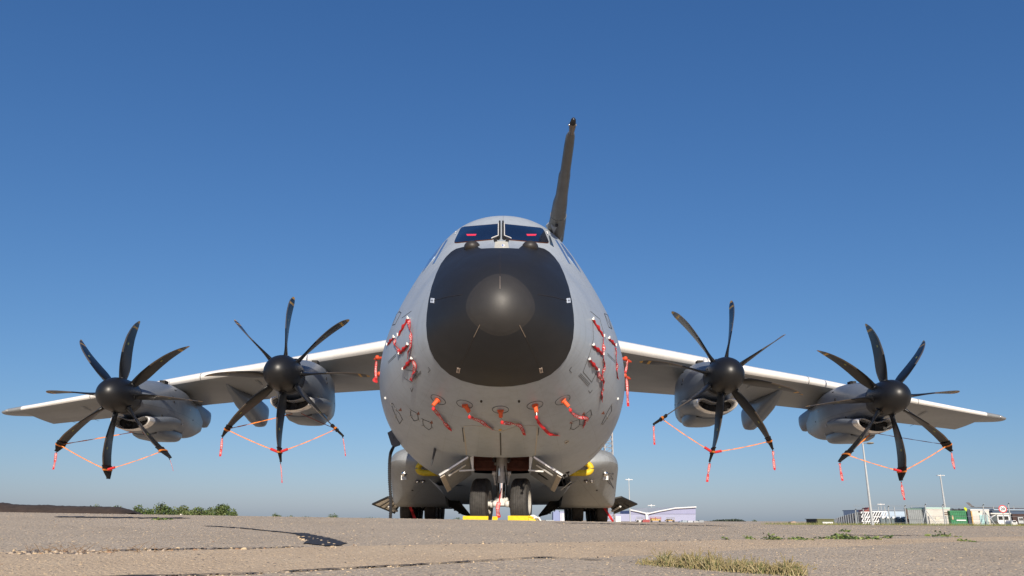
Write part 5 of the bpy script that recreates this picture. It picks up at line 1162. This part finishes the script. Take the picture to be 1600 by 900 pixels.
def mast(px, py_top, py_base, Y, lab, head, r=.1):
    b_ = at(px, py_base, Y); z0 = gzf(b_[0], Y); top = at(px, py_top, Y)[2]; x = b_[0]
    t = thing('lamp_mast', lab, 'lamp mast', (x, Y, z0), 'tall lamp masts around the apron')
    m = M(); m.tube([(x, Y, z0), (x, Y, top)], [r, r*.55], 10); part('pole', m, mat('galvanised_pole', (.42, .44, .45), .5, .3, var=.1), t)
    if head == 'cross':
        s_ = Y/F; m = M(); m.box((x-5.5*s_, Y-.1, top-.6*s_), (x+5.5*s_, Y+.1, top+.3*s_)); part('crossbar', m, WT, t, smooth=False)
        for dx_ in (-4.5, -2.5, 2.5, 4.5): m = M(); m.box((x+dx_*s_-.8*s_, Y-.35, top-.3*s_), (x+dx_*s_+.8*s_, Y-.05, top+.5*s_)); part('floodlight', m, WT, t, smooth=False)
        m = M(); m.box((x-.7*s_, Y-.1, top+.3*s_), (x+.7*s_, Y+.1, top+1.6*s_)); part('top_box', m, STEEL, t, smooth=False)
    else:
        m = M(); m.ball((x+.55, Y, top-.02), .19, (1.3, 1.8, .4), 8); part('lantern', m, mat('lantern_tan', (.38, .34, .27), .4), t); m = M(); m.tube([(x, Y, top-.05), (x+.45, Y, top-.02)], .03, 6); part('arm', m, STEEL, t)
b_ = at(1363.5, 822, 57)
mast(1363.5, 692, 822, 57, 'nearest grey lamp mast in front of the fence, single lantern at its top', 'single', .105)
mast(985, 749.5, 818, 190, 'thin lamp mast with a crossbar just right of the right-hand sponson', 'cross', .16)
mast(1477.5, 743, 800, 150, 'lamp mast with a crossbar behind the white container', 'cross', .22)
mast(1379.5, 788, 815, 330, 'farthest little lamp mast with a crossbar, behind the white racks', 'cross', .2)
mast(1019, 790, 818, 400, 'short far lamp mast rising behind the hangar roof', 'cross', .2)
# lattice mast
t = thing('lattice_mast', 'steel lattice mast rising behind the right-hand sponson beside the fuselage', 'mast', (at(950, 816, 60)[0], 60, gzf(8, 60)))
x0 = at(950, 677, 60)[0]; z0 = gzf(8, 60); HT = 6.9; sw = .30; LT = mat('galvanised_lattice', (.36, .35, .35), .5, .4, var=.1)
for sx in (-1, 1):
    for sy in (-1, 1): m = M(); m.tube([(x0+sx*sw, 60+sy*sw, z0), (x0+sx*sw, 60+sy*sw, HT)], .035, 6); part('leg', m, LT, t)
m = M(); zz = z0
while zz < HT-.35:
    for sy in (-1, 1): m.tube([(x0-sw, 60+sy*sw, zz), (x0+sw, 60+sy*sw, zz+.35)], .02, 5); m.tube([(x0-sw, 60+sy*sw, zz+.35), (x0+sw, 60+sy*sw, zz+.35)], .016, 5); 
    m.tube([(x0-sw, 60-sw, zz), (x0-sw, 60+sw, zz+.35)], .02, 5); m.tube([(x0+sw, 60-sw, zz+.35), (x0+sw, 60+sw, zz)], .02, 5); zz += .35
part('bracing', m, LT, t)

# carts before the hangar
Yc = 150
def frame_cart(x0, x1, yt, yb, lab, cat, body, bodyc, rails=True):
    t = thing('ground_cart', lab, cat, tuple(at((x0+x1)/2, yb, Yc))); a_ = at(x0, yb, Yc); b_ = at(x1, yb, Yc); zt = at((x0+x1)/2, yt, Yc)[2]; z0 = gzf(a_[0], Yc); ym = at(x0, body, Yc)[2]
    m = M(); m.box((a_[0], Yc, z0+.25), (b_[0], Yc+1.4, z0+.42)); part('chassis', m, mat('amber_chassis', (.45, .28, .08), .6) if rails != 'grey' else STEEL, t, smooth=False)
    m = M(); w_ = b_[0]-a_[0]; m.box((a_[0]+w_*.15, Yc+.1, z0+.42), (b_[0]-w_*.3, Yc+1.3, ym)); m.box((b_[0]-w_*.28, Yc+.1, z0+.42), (b_[0]-w_*.05, Yc+1.2, ym-.15)); part('machine', m, bodyc, t, smooth=False)
    m = M()
    for x in (a_[0], (a_[0]+b_[0])/2, b_[0]): m.tube([(x, Yc-.02, z0+.4), (x, Yc-.02, zt)], .045, 6)
    for z in (zt, (zt+z0)/2+.2): m.tube([(a_[0], Yc-.02, z), (b_[0], Yc-.02, z)], .045, 6)
    part('rail', m, mat('red_rail', (.38, .07, .04), .5) if rails == 'red' else STEEL, t)
    for x in (a_[0]+.25, b_[0]-.25): m = M(); m.disc((x, Yc-.05, z0+.2), (0, 1, 0), .2, .15, 16); part('wheel', m, RUB, t)
frame_cart(1016, 1033, 808, 817.5, 'yellow ground cart in a red rail frame in front of the hangar', 'cart', 809.5, mat('yellow_machine', (.55, .42, .12), .5, var=.5, scale=3), 'red')
frame_cart(1041, 1054.5, 809, 818, 'grey ground cart with dark machinery, right of the yellow one', 'cart', 811, mat('dark_machine', (.10, .09, .07), .5, var=.6, scale=5), 'steel')
frame_cart(994.5, 1006, 808, 817.5, 'empty grey railed trolley left of the red box', 'trolley', 816, STEEL, 'grey')
m = M(); boxm(m, 1004.5, 1015.5, 812.5, 817.5, 148, 1.2); boxm(m, 1006, 1014, 811.6, 812.6, 148.2, .8, z0=at(1010, 812.6, 148)[2]); tag(part('red_box', m, mat('dull_red_box', (.30, .05, .05), .6, var=.2)), 'low dull red box between the trolley and the yellow cart', 'box')
t = thing('white_cabinet', 'white equipment cabinet beside the right-hand open gear door', 'cabinet', tuple(at(966, 818, 120)))
m = M(); boxm(m, 962.5, 970, 806.5, 818, 120, 1.0); part('body', m, WT, t, smooth=False); m = M(); boxm(m, 965.8, 969.5, 808, 816, 119.95, .04, z0=at(966, 816, 120)[2]); part('door', m, mat('off_white_door', (.55, .55, .53), .5), t, smooth=False)
for k_, (a_, b_, yt, cc) in enumerate(((1062, 1066, 815, (.22, .26, .30)), (1066.5, 1074, 813.5, (.30, .35, .40)), (1075, 1083, 814, (.42, .44, .48)), (1084, 1092, 814.5, (.36, .36, .36)), (1092.5, 1100, 813.5, (.28, .30, .32)))):
    m = M(); boxm(m, a_, b_, yt, 819, 170, 1.5); boxm(m, a_+.5, b_-.5, yt-.6, yt+.2, 170.2, 1, z0=at(a_, yt+.2, 170)[2])
    tag(part('crate', m, mat('crate_grey_%s' % 'abcde'[k_], cc, .7, var=.2)), ['narrow dark crate, first right of the carts', 'blue-grey crate right of the narrow dark one', 'palest crate of the row right of the hangar', 'mid-grey crate right of the palest one', 'dark grey crate ending the row right of the hangar'][k_], 'crate', 'crates in a row at the right end of the hangar')
# stone block, khaki container, small bits
m = M(); a_ = at(1235, 822, 75); b_ = at(1245, 822, 75); z0 = gzf(a_[0], 75); zt = at(1240, 815, 75)[2]; m.loft([[(a_[0]+.02, 75+y, z0), (b_[0], 75+y, z0), (b_[0]-.03, 75+y, zt), (b_[0]-.2, 75+y, zt+.04), (a_[0]+.06, 75+y, zt-.02)] for y in (0, .6)], True); tag(part('stone_block', m, mat('pinkish_stone', (.34, .25, .20), .9, var=.35, scale=6), None, False), 'small pinkish stone block alone on the ground left of the khaki container', 'block')
t = thing('khaki_container', 'low khaki container at the left end of the fence', 'container', tuple(at(1290, 820, 80)))
m = M(); boxm(m, 1278, 1304, 811, 821, 80, 3); part('body', m, mat('khaki_paint', (.10, .11, .045), .7, var=.15), t, smooth=False); m = M(); boxm(m, 1275.5, 1278.5, 811.5, 821, 80.1, 2.5); part('end_wall', m, DARK, t, smooth=False); m = M(); boxm(m, 1276, 1304, 810.6, 811.4, 79.9, 3.2, z0=at(1290, 811.5, 80)[2]); part('roof', m, mat('khaki_roof', (.16, .16, .08), .7), t, smooth=False)
m = M(); p = at(1293, 818, 66); m.tube([(p[0]-.42, 66, p[2]+.02), (p[0]+.42, 66, p[2]+.02)], .11, 10); tag(part('white_drum', m, WT), 'white drum lying in front of the khaki container', 'drum')
m = M(); boxm(m, 1308, 1316, 819.5, 822, 62, .4); tag(part('white_slab', m, mat('grey_white_slab', (.55, .55, .50), .7), None, False), 'small white slab lying in the verge grass', 'slab')
# leaning dark racks
Yr0 = 64
for i in range(12):
    f_ = i/11; px = 1305+ (1341-1305)*f_**1.25; Yq = 100-36*f_**.8; yt = 811-10.5*f_; w_ = 2.4+2.4*f_
    a_ = at(px, 818, Yq); z0 = gzf(a_[0], Yq); zt = at(px, yt, Yq)[2]; s_ = Yq/F
    t = thing('dark_rack', ['smallest dark rack at the far left end of the slanting row', 'second dark rack from the far left end of the slanting row', 'third dark rack from the far left end of the slanting row', 'fourth dark rack from the far left end of the slanting row', 'fifth dark rack from the far left end of the slanting row', 'sixth dark rack from the far left end of the slanting row', 'sixth dark rack from the white lattice racks', 'fifth dark rack from the white lattice racks', 'fourth dark rack from the white lattice racks', 'third dark rack from the white lattice racks', 'second dark rack from the white lattice racks', 'tallest dark rack, beside the white lattice racks'][i], 'rack', (a_[0], Yq, z0), 'dark upright racks in a slanting row')
    m = M(); m.box((a_[0], Yq, z0), (a_[0]+w_*s_, Yq+.12, zt)); part('panel', m, mat('blue_black_panel', (.025, .028, .040), .6, var=.3), t, smooth=False)
    m = M(); m.box((a_[0]-.3*s_, Yq-.08, z0), (a_[0]+.35*s_, Yq, zt+.3*s_)); m.box((a_[0], Yq-.06, zt), (a_[0]+w_*s_, Yq+.02, zt+.25*s_)); part('post', m, mat('grey_rack_post', (.30, .33, .36), .5), t, smooth=False)
# white lattice racks
for x0, x1, yt, lab in ((1347, 1362, 800, 'white lattice rack left of the near lamp mast'), (1364, 1388, 799, 'wider white lattice rack right of the near lamp mast')):
    t = thing('white_lattice_rack', lab, 'rack', tuple(at((x0+x1)/2, 820, 68)), 'white diagonal lattice racks behind the fence'); a_ = at(x0, 818, 68); b_ = at(x1, 818, 68); z0 = gzf(a_[0], 68); zt = at(x0, yt, 68)[2]; W_ = b_[0]-a_[0]; H_ = zt-z0
    for lay in range(1):
        m = M(); n = 4 if x0 < 1350 else 6
        for i in range(-5, n+5):
            xs0 = a_[0]+W_*i/n; xe = xs0+H_*.62; p0, p1 = 0., 1.
            if xs0 < a_[0]: p0 = (a_[0]-xs0)/(xe-xs0)
            if xe > b_[0]: p1 = (b_[0]-xs0)/(xe-xs0)
            if p0 < p1: m.bar((xs0+(xe-xs0)*p0, 68+lay*.7, z0+H_*p0), (xs0+(xe-xs0)*p1, 68+lay*.7, z0+H_*p1), .075, .05, (0, 1, 0))
        for z in (zt, z0+H_*.62, z0+H_*.3): m.box((a_[0], 67.97+lay*.7, z-.03), (b_[0], 68.03+lay*.7, z+.03))
        part('lattice', m, WT, t, smooth=False)
    m = M(); m.box((a_[0]+.02, 69.0, z0), (b_[0]-.02, 69.3, z0+H_*.95)); part('dark_load', m, DARK, t, smooth=False)
t = thing('red_brown_cab', 'red-brown cab-like box above the white lattice rack, left of the near lamp mast', 'cab', tuple(at(1354, 800, 74)))
m = M(); z0 = gzf(30, 74); A = [P3(1345.5, 799.5, 74), P3(1345.5, 798.3, 74), P3(1351, 795.5, 74), P3(1352, 793.6, 74), P3(1356, 792.8, 74), P3(1357.6, 794.5, 74), P3(1358, 799.5, 74)]; m.plate(A, 1.2); part('body', m, mat('red_brown_paint', (.20, .045, .035), .6, var=.2), t, smooth=False)
m = M(); m.box((A[0].x+.1, 73.6, z0), (A[-1].x, 74.4, A[0].z)); part('base', m, mat('blue_grey_shed', (.30, .36, .44), .6), t, smooth=False)
t = thing('pale_blue_shed', 'long low pale blue shed behind the racks, left of the grey container', 'shed', tuple(at(1390, 818, 110)))
m = M(); boxm(m, 1358, 1419, 797.5, 818, 110, 8); part('wall', m, mat('pale_blue_cladding', (.36, .45, .56), .6), t, smooth=False)
m = M(); boxm(m, 1357, 1420, 796.3, 797.8, 109.8, 8.6, z0=at(1390, 797.8, 110)[2]); part('roof', m, mat('blue_grey_roof', (.20, .25, .32), .6), t, smooth=False)
for i, lab in enumerate(('first grey bin with a white lid, nearest the lattice racks', 'second grey bin with a white lid from the lattice racks', 'third grey bin with a white lid from the lattice racks', 'fourth grey bin with a white lid from the lattice racks', 'last grey bin with a white lid, beside the grey container')):
    x0 = 1377+i*8.2; t = thing('grey_bin', lab, 'bin', tuple(at(x0+3, 820, 66)), 'grey bins with white lids in a row'); m = M(); A_ = boxm(m, x0, x0+5.6, 809, 821, 66, .28); part('body', m, mat('slate_bin', (.14, .18, .20), .6, var=.2), t, smooth=False)
    for j in range(4): m = M(); m.box((A_[0]+.04+j*.085, 65.93, A_[2]), (A_[0]+.08+j*.085, 65.99, A_[3]-.1)); part('rib', m, mat('bin_rib', (.25, .30, .32), .6), t, smooth=False)
    m = M(); boxm(m, x0+1.2, x0+4.8, 807.3, 810.2, 65.9, .3, z0=at(x0, 810.2, 66)[2]); part('lid', m, WT, t, smooth=False)
# containers
def container(x0, x1, yt, yb, Y, dep, mt_, lab, name='shipping_container', ribs=True, sidemt=None, extra=None):
    t = thing(name, lab, 'container' if 'skip' not in name else 'skip', tuple(at((x0+x1)/2, yb, Y))); m = M(); A_ = boxm(m, x0, x1, yt, yb, Y, dep)
    m2 = M()
    if ribs:
        w_ = A_[1]-A_[0]; n = max(6, int(w_/.14))
        for j in range(n): m2.box((A_[0]+w_*(j+.2)/n, Y-.025, A_[2]+.08), (A_[0]+w_*(j+.65)/n, Y+.01, A_[3]-.08))
    part('body', m, mt_, t, smooth=False)
    if ribs: o2 = part('rib_panel', m2, mt_, t, smooth=False)
    m = M(); m.box((A_[0]-.02, Y-.04, A_[3]-.07), (A_[1]+.02, Y+dep, A_[3]+.03)); part('top_rail', m, sidemt or mt_, t, smooth=False)
    return t, A_
t, A_ = container(1421, 1448, 795, 822, 64, .5, mat('grey_container_paint', (.24, .26, .27), .6, var=.15, scale=3), 'grey ribbed container behind the fence, left of the white one', sidemt=mat('green_grey_rail', (.12, .20, .17), .6))
m = M(); m.box((A_[0]-.08, 64.02, A_[2]), (A_[0]-.005, 64.3, A_[3])); part('corner_post', m, mat('rust_post', (.14, .08, .055), .8, var=.3), t, smooth=False)
t, A_ = container(1449.5, 1488, 793.5, 822, 63.5, 2.4, mat('off_white_container', (.55, .52, .47), .6, var=.08, scale=3), 'large off-white container behind the fence with a pale green top rail', ribs=False, sidemt=mat('mint_rail', (.42, .58, .53), .5))
m = M(); x_ = at(1476, 800, 63.4)[0]; z_ = at(1476, 801.5, 63.4)[2]; m.box((x_, 63.46, z_), (x_+.28, 63.49, z_+.06)); m.box((x_+.02, 63.46, z_-.14), (x_+.28, 63.49, z_-.07)); part('nameplate', m, mat('brown_plate', (.15, .10, .08), .6), t, smooth=False)
m = M(); x_ = at(1463, 812, 63.4)[0]; z_ = at(1463, 812, 63.4)[2]; m.box((x_, 63.46, z_), (x_+.32, 63.49, z_+.22)); part('notice', m, mat('cream_notice', (.66, .60, .50), .6), t, smooth=False)
t, A_ = container(1487, 1512.5, 798.5, 821, 63.2, 2.2, mat('green_skip_paint', (.035, .20, .085), .5, var=.15, scale=3), 'green waste skip between the two white containers', name='waste_skip')
m = M(); x_ = at(1495, 813, 63.1)[0]; z_ = at(1495, 813.8, 63.1)[2]; m.box((x_, 63.13, z_), (x_+.75, 63.17, z_+.085)); part('white_band', m, WT, t, smooth=False)
m = M(); x_ = at(1488.5, 812, 63.1)[0]; z_ = at(1488, 812, 63.1)[2]; m.box((x_, 63.13, z_), (x_+.1, 63.17, z_+.3)); part('label_plate', m, mat('orange_white_plate', (.6, .42, .25), .6), t, smooth=False)
m = M(); p0 = P3(1493, 797.5, 64); 
for i in range(26): q = p0+Vector((rng.uniform(-.15, 1.15), rng.uniform(0, 1), rng.uniform(-.05, .12))); m.ball(q, rng.uniform(.05, .12), (1.4, 1, .6), 4)
tag(part('rubbish_heap', m, mat('dark_rubbish', (.05, .055, .06), .8, var=.4, scale=6)), 'dark rubbish heaped on the green skip', 'rubbish', kind='stuff')
m = M(); m.loft([[P3(x, y, 63.6+dy) for x, y in pts] for dy in (0, .12, .22) for pts in [((1506, 793.2), (1507.4, 792.6), (1511, 795.2), (1510.8, 797.6), (1509.2, 800.5), (1507.6, 797)) if dy != .12 else ((1505.6, 792.8), (1507.8, 792.2), (1511.4, 795), (1511, 797.8), (1509.2, 801), (1507.2, 797))]], True); tag(part('yellow_jacket', m, mat('hi_vis_yellow', (.55, .62, .02), .6)), 'bright yellow hi-vis jacket hung on the corner of the green skip', 'jacket')
t, A_ = container(1519.5, 1548.5, 796.5, 819.5, 63.6, 2.4, mat('white_container_paint', (.58, .55, .50), .6, var=.08, scale=3), 'white container with a pale blue door, right of the green skip', ribs=False, sidemt=WT)
m = M(); a2 = at(1512.5, 819, 63.8); m.box((a2[0], 63.65, A_[2]), (A_[0]-.005, 65.9, A_[3]-.02)); part('side_wall', m, mat('navy_side', (.04, .055, .09), .6), t, smooth=False)
m = M(); m.box((A_[0]+.0, 63.56, A_[2]), (A_[0]+.09, 63.595, A_[3]-.1)); part('amber_edge', m, mat('amber_edge', (.55, .33, .10), .6), t, smooth=False)
m = M(); x_ = at(1530, 805, 63.6)[0]; m.box((x_, 63.55, A_[2]+.1), (x_+.62, 63.595, at(1530, 804.5, 63.6)[2])); part('door', m, mat('aqua_door', (.36, .56, .56), .6, var=.1), t, smooth=False)
m = M()
for px, py, r_ in ((1530, 799.5, .06), (1544, 816.5, .08)): c = P3(px, py, 63.56); m.plate([c+Vector((-r_, 0, 0)), c+Vector((0, 0, -r_*1.3)), c+Vector((r_, 0, 0)), c+Vector((0, 0, r_*1.3))], .02)
part('dark_symbol', m, DARK, t, smooth=False)
t = thing('navy_building', 'long navy blue building at the far right edge behind the vans', 'building', tuple(at(1590, 818, 90)))
m = M(); boxm(m, 1554, 1640, 797.5, 819, 90, 10); part('wall', m, mat('navy_cladding', (.045, .075, .13), .5, var=.1), t, smooth=False)
m = M(); boxm(m, 1553, 1640, 795.6, 797.5, 89.8, 10.5, z0=at(1590, 797.5, 90)[2]); part('roof_edge', m, mat('pale_blue_edge', (.25, .33, .42), .5), t, smooth=False)
t = thing('brown_hut', 'dark brown hut with a grey window at the right edge', 'hut', tuple(at(1595, 820, 70)))
m = M(); boxm(m, 1584, 1622, 803, 820, 70, 4); part('wall', m, mat('dark_brown_boards', (.045, .022, .018), .7, var=.2), t, smooth=False)
m = M(); boxm(m, 1592, 1600, 808, 818, 69.9, .1, z0=at(1595, 818, 70)[2]); part('window', m, mat('grey_window_frame', (.40, .42, .43), .5), t, smooth=False)
m = M(); boxm(m, 1593.5, 1595.3, 809.5, 813, 69.85, .05, z0=at(1595, 813, 70)[2]); boxm(m, 1596.5, 1598.5, 809.5, 813, 69.85, .05, z0=at(1595, 813, 70)[2]); part('pane', m, DARK, t, smooth=False)
t = thing('parked_van', 'white van facing left with a pale roof, below the speed sign', 'van', tuple(at(1567, 820, 67)))
a_ = at(1549, 820, 67); b_ = at(1581, 820, 67); z0 = gzf(a_[0], 67); zt = at(1565, 803.5, 67)[2]; H_ = zt-z0; W_ = b_[0]-a_[0]
m = M(); m.loft([[(a_[0]+W_*x, 67+y, z0+.12+H_*z) for x, z in ((.0, .05), (1., .05), (1, .86), (.42, .92), (.34, .88), (.12, .72), (.0, .45))] for y in (0, .05, 1.6, 1.65)], True); part('body', m, WT, t, smooth=False)
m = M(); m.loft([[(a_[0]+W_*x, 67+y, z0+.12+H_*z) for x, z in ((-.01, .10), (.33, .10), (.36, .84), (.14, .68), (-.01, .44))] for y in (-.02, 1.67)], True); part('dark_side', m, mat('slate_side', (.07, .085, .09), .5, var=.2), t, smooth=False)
for xx in (.40, .68): m = M(); m.box((a_[0]+W_*xx, 66.96, z0+.12+H_*.42), (a_[0]+W_*(xx+.2), 66.99, z0+.12+H_*.72)); part('window', m, DARK, t, smooth=False)
for xx in (.22, .82): m = M(); m.disc((a_[0]+W_*xx, 66.98, z0+.2), (0, 1, 0), .2, .2, 18); part('wheel', m, RUB, t)
m = M(); m.box((a_[0]+W_*.02, 66.9, zt+.0), (a_[0]+W_*1.02, 68.7, zt+.10)); part('roof', m, mat('cream_roof', (.62, .60, .55), .5), t, smooth=False)
t = thing('white_car', 'small white car front showing at the foot of the brown hut', 'car', tuple(at(1586, 821, 65)))
m = M(); a_ = at(1582, 820, 65); z0 = gzf(a_[0], 65); m.loft([[(a_[0]+x, 65+y, z0+.1+z) for x, z in ((0, 0), (.42, 0), (.42, .25), (.3, .38), (.1, .38), (.0, .22))] for y in (0, .9)], True); part('body', m, WT, t, smooth=False)
m = M(); m.box((a_[0]+.08, 64.97, z0+.33), (a_[0]+.32, 64.99, z0+.44)); part('windscreen', m, DARK, t, smooth=False)
# airliner wing with winglet
t = thing('parked_airliner', 'parked airliner, its thin wing with upturned winglet showing above the vans', 'airliner', tuple(at(1690, 818, 120)))
m = M(); Q = [(1522, 792.4, .05), (1545, 793.2, .08), (1575, 794.3, .12), (1640, 796, .25), (1900, 803, .6)]; m.loft([[P3(x, y, 120)+Vector((0, dy, dz*th)) for dy, dz in ((0, 0), (.4, .5), (1.2, .4), (1.8, 0), (1, -.5), (.3, -.5))] for x, y, th in Q], True); wv_ = part('wing', m, mat('grey_brown_wing', (.20, .17, .16), .5), t)
m = M(); m.loft([[P3(x, y, 120)+Vector((0, dy, 0)) + Vector((dz*.07, 0, 0)) for dy, dz in ((0, 0), (.3, 1), (.9, 0), (.3, -1))] for x, y in ((1523.5, 792.2), (1519.5, 790), (1514.3, 785))], True); part('winglet', m, WT, wv_)
m = M(); cx = at(1905, 800, 120)[0]; m.loft([[(cx+r*math.cos(q), Yf, 2.6+r*math.sin(q)) for q in [2*math.pi*k/24 for k in range(24)]] for Yf, r in ((96, .1), (97, .9), (99.5, 1.5), (103, 1.9), (126, 1.9), (134, .5))], True); part('fuselage', m, WT, t)
# fence
t = thing('perimeter_fence', 'grey wire fence with braced posts in front of the racks and containers', 'fence', (at(1443, 822, 61.5)[0], 61.5, gzf(30, 61.5)))
FP = mat('galvanised_fence', (.36, .38, .39), .5, .4, var=.1)
posts = [(1337, 796.5, 1), (1349, 795, 0), (1388.5, 792, 0), (1414.5, 791, 0), (1446.5, 789, 2), (1474, 789.5, 0), (1478.5, 806, 0), (1537.5, 789.5, 2), (1541, 800, 0), (1577.5, 787.5, 0), (1612, 786, 0)]
for px, yt, br in posts:
    Yq = 61.5; b_ = at(px+ (822-yt)*.10, 822, Yq); x = b_[0]; z0 = gzf(x, Yq); zt = at(px, yt, Yq)[2]
    m = M(); m.tube([(x, Yq, z0), (x, Yq, zt)], .045, 8)
    if yt < 800: m.tube([(x, Yq, zt-.02), (x-.02, Yq-.22, zt+.10)], .03, 6)
    if br == 2:
        for sx in (-1, 1): m.tube([(x, Yq, zt-.35), (x+sx*.62, Yq-.35, z0)], .03, 6)
    part('post', m, FP, t)
xa, xb = at(1337, 822, 61.5)[0], at(1640, 822, 61.5)[0]
for z in (.25, .75, 1.2, 1.42, 1.52):
    m = M(); m.tube([(xa, 61.5, gzf(30, 61.5)+z), (xb, 61.5, gzf(30, 61.5)+z)], .008, 5); part('wire', m, FP, t)
t = thing('far_fence', 'row of thin far posts along the pale blue shed', 'fence', (at(1400, 818, 105)[0], 105, gzf(40, 105)))
for px in (1358, 1373, 1383, 1398, 1425, 1553, 1585):
    m = M(); x = at(px, 800, 105)[0]; m.tube([(x, 105, gzf(x, 105)), (x, 105, at(px, 791.5, 105)[2])], .06, 6); part('post', m, FP, t)
# speed sign
t = thing('speed_sign', 'round white speed sign with a red ring and number 20', 'sign', (at(1567.3, 821, 59)[0], 59, gzf(37, 59)))
c = P3(1566.8, 795.2, 59); R0 = 5.5*60/F; m = M(); m.tube([(c.x, 59.05, gzf(37, 59)), (c.x, 59.05, c.z)], .035, 8); part('post', m, FP, t)
nr = Vector((CAM[0]-c.x, -c.y, 0)).normalized()*.6+Vector((0, -1, 0))*.4; nr.normalize(); m = M(); m.disc(c, nr, R0, .02, 36); face = part('face', m, mat('sign_red', (.62, .03, .035), .5), t)
m = M(); m.disc(c+nr*.012, nr, R0*.76, .012, 36); part('white_disc', m, WT, face)
fc = bpy.data.curves.new('digits_source', 'FONT'); fc.body = '20'; fc.resolution_u = 4; fc.offset = .03; fo = bpy.data.objects.new('digits_source', fc); COL.objects.link(fo); bpy.context.view_layer.update()
_me = bpy.data.meshes.new_from_object(fo.evaluated_get(bpy.context.evaluated_depsgraph_get())); bpy.data.objects.remove(fo)
tv = np.array([v.co[:2] for v in _me.vertices]); tv -= (tv.max(0)+tv.min(0))/2; tv *= R0*1.02/np.ptp(tv[:, 0]); right = Vector((-nr.y, nr.x, 0)).normalized()
m = M(); m.add([c+nr*.022+right*float(x)+Vector((0, 0, float(y))) for x, y in tv], [tuple(p.vertices) for p in _me.polygons]); part('digits', m, DARK, face, smooth=False)
# small white marker far left
t = M(); boxm(t, 281, 283, 803, 808, 60, .2); tag(part('marker_post', t, mat('cream_marker', (.70, .66, .55), .6), None, False), 'tiny white marker post in front of the left-hand bushes', 'post')
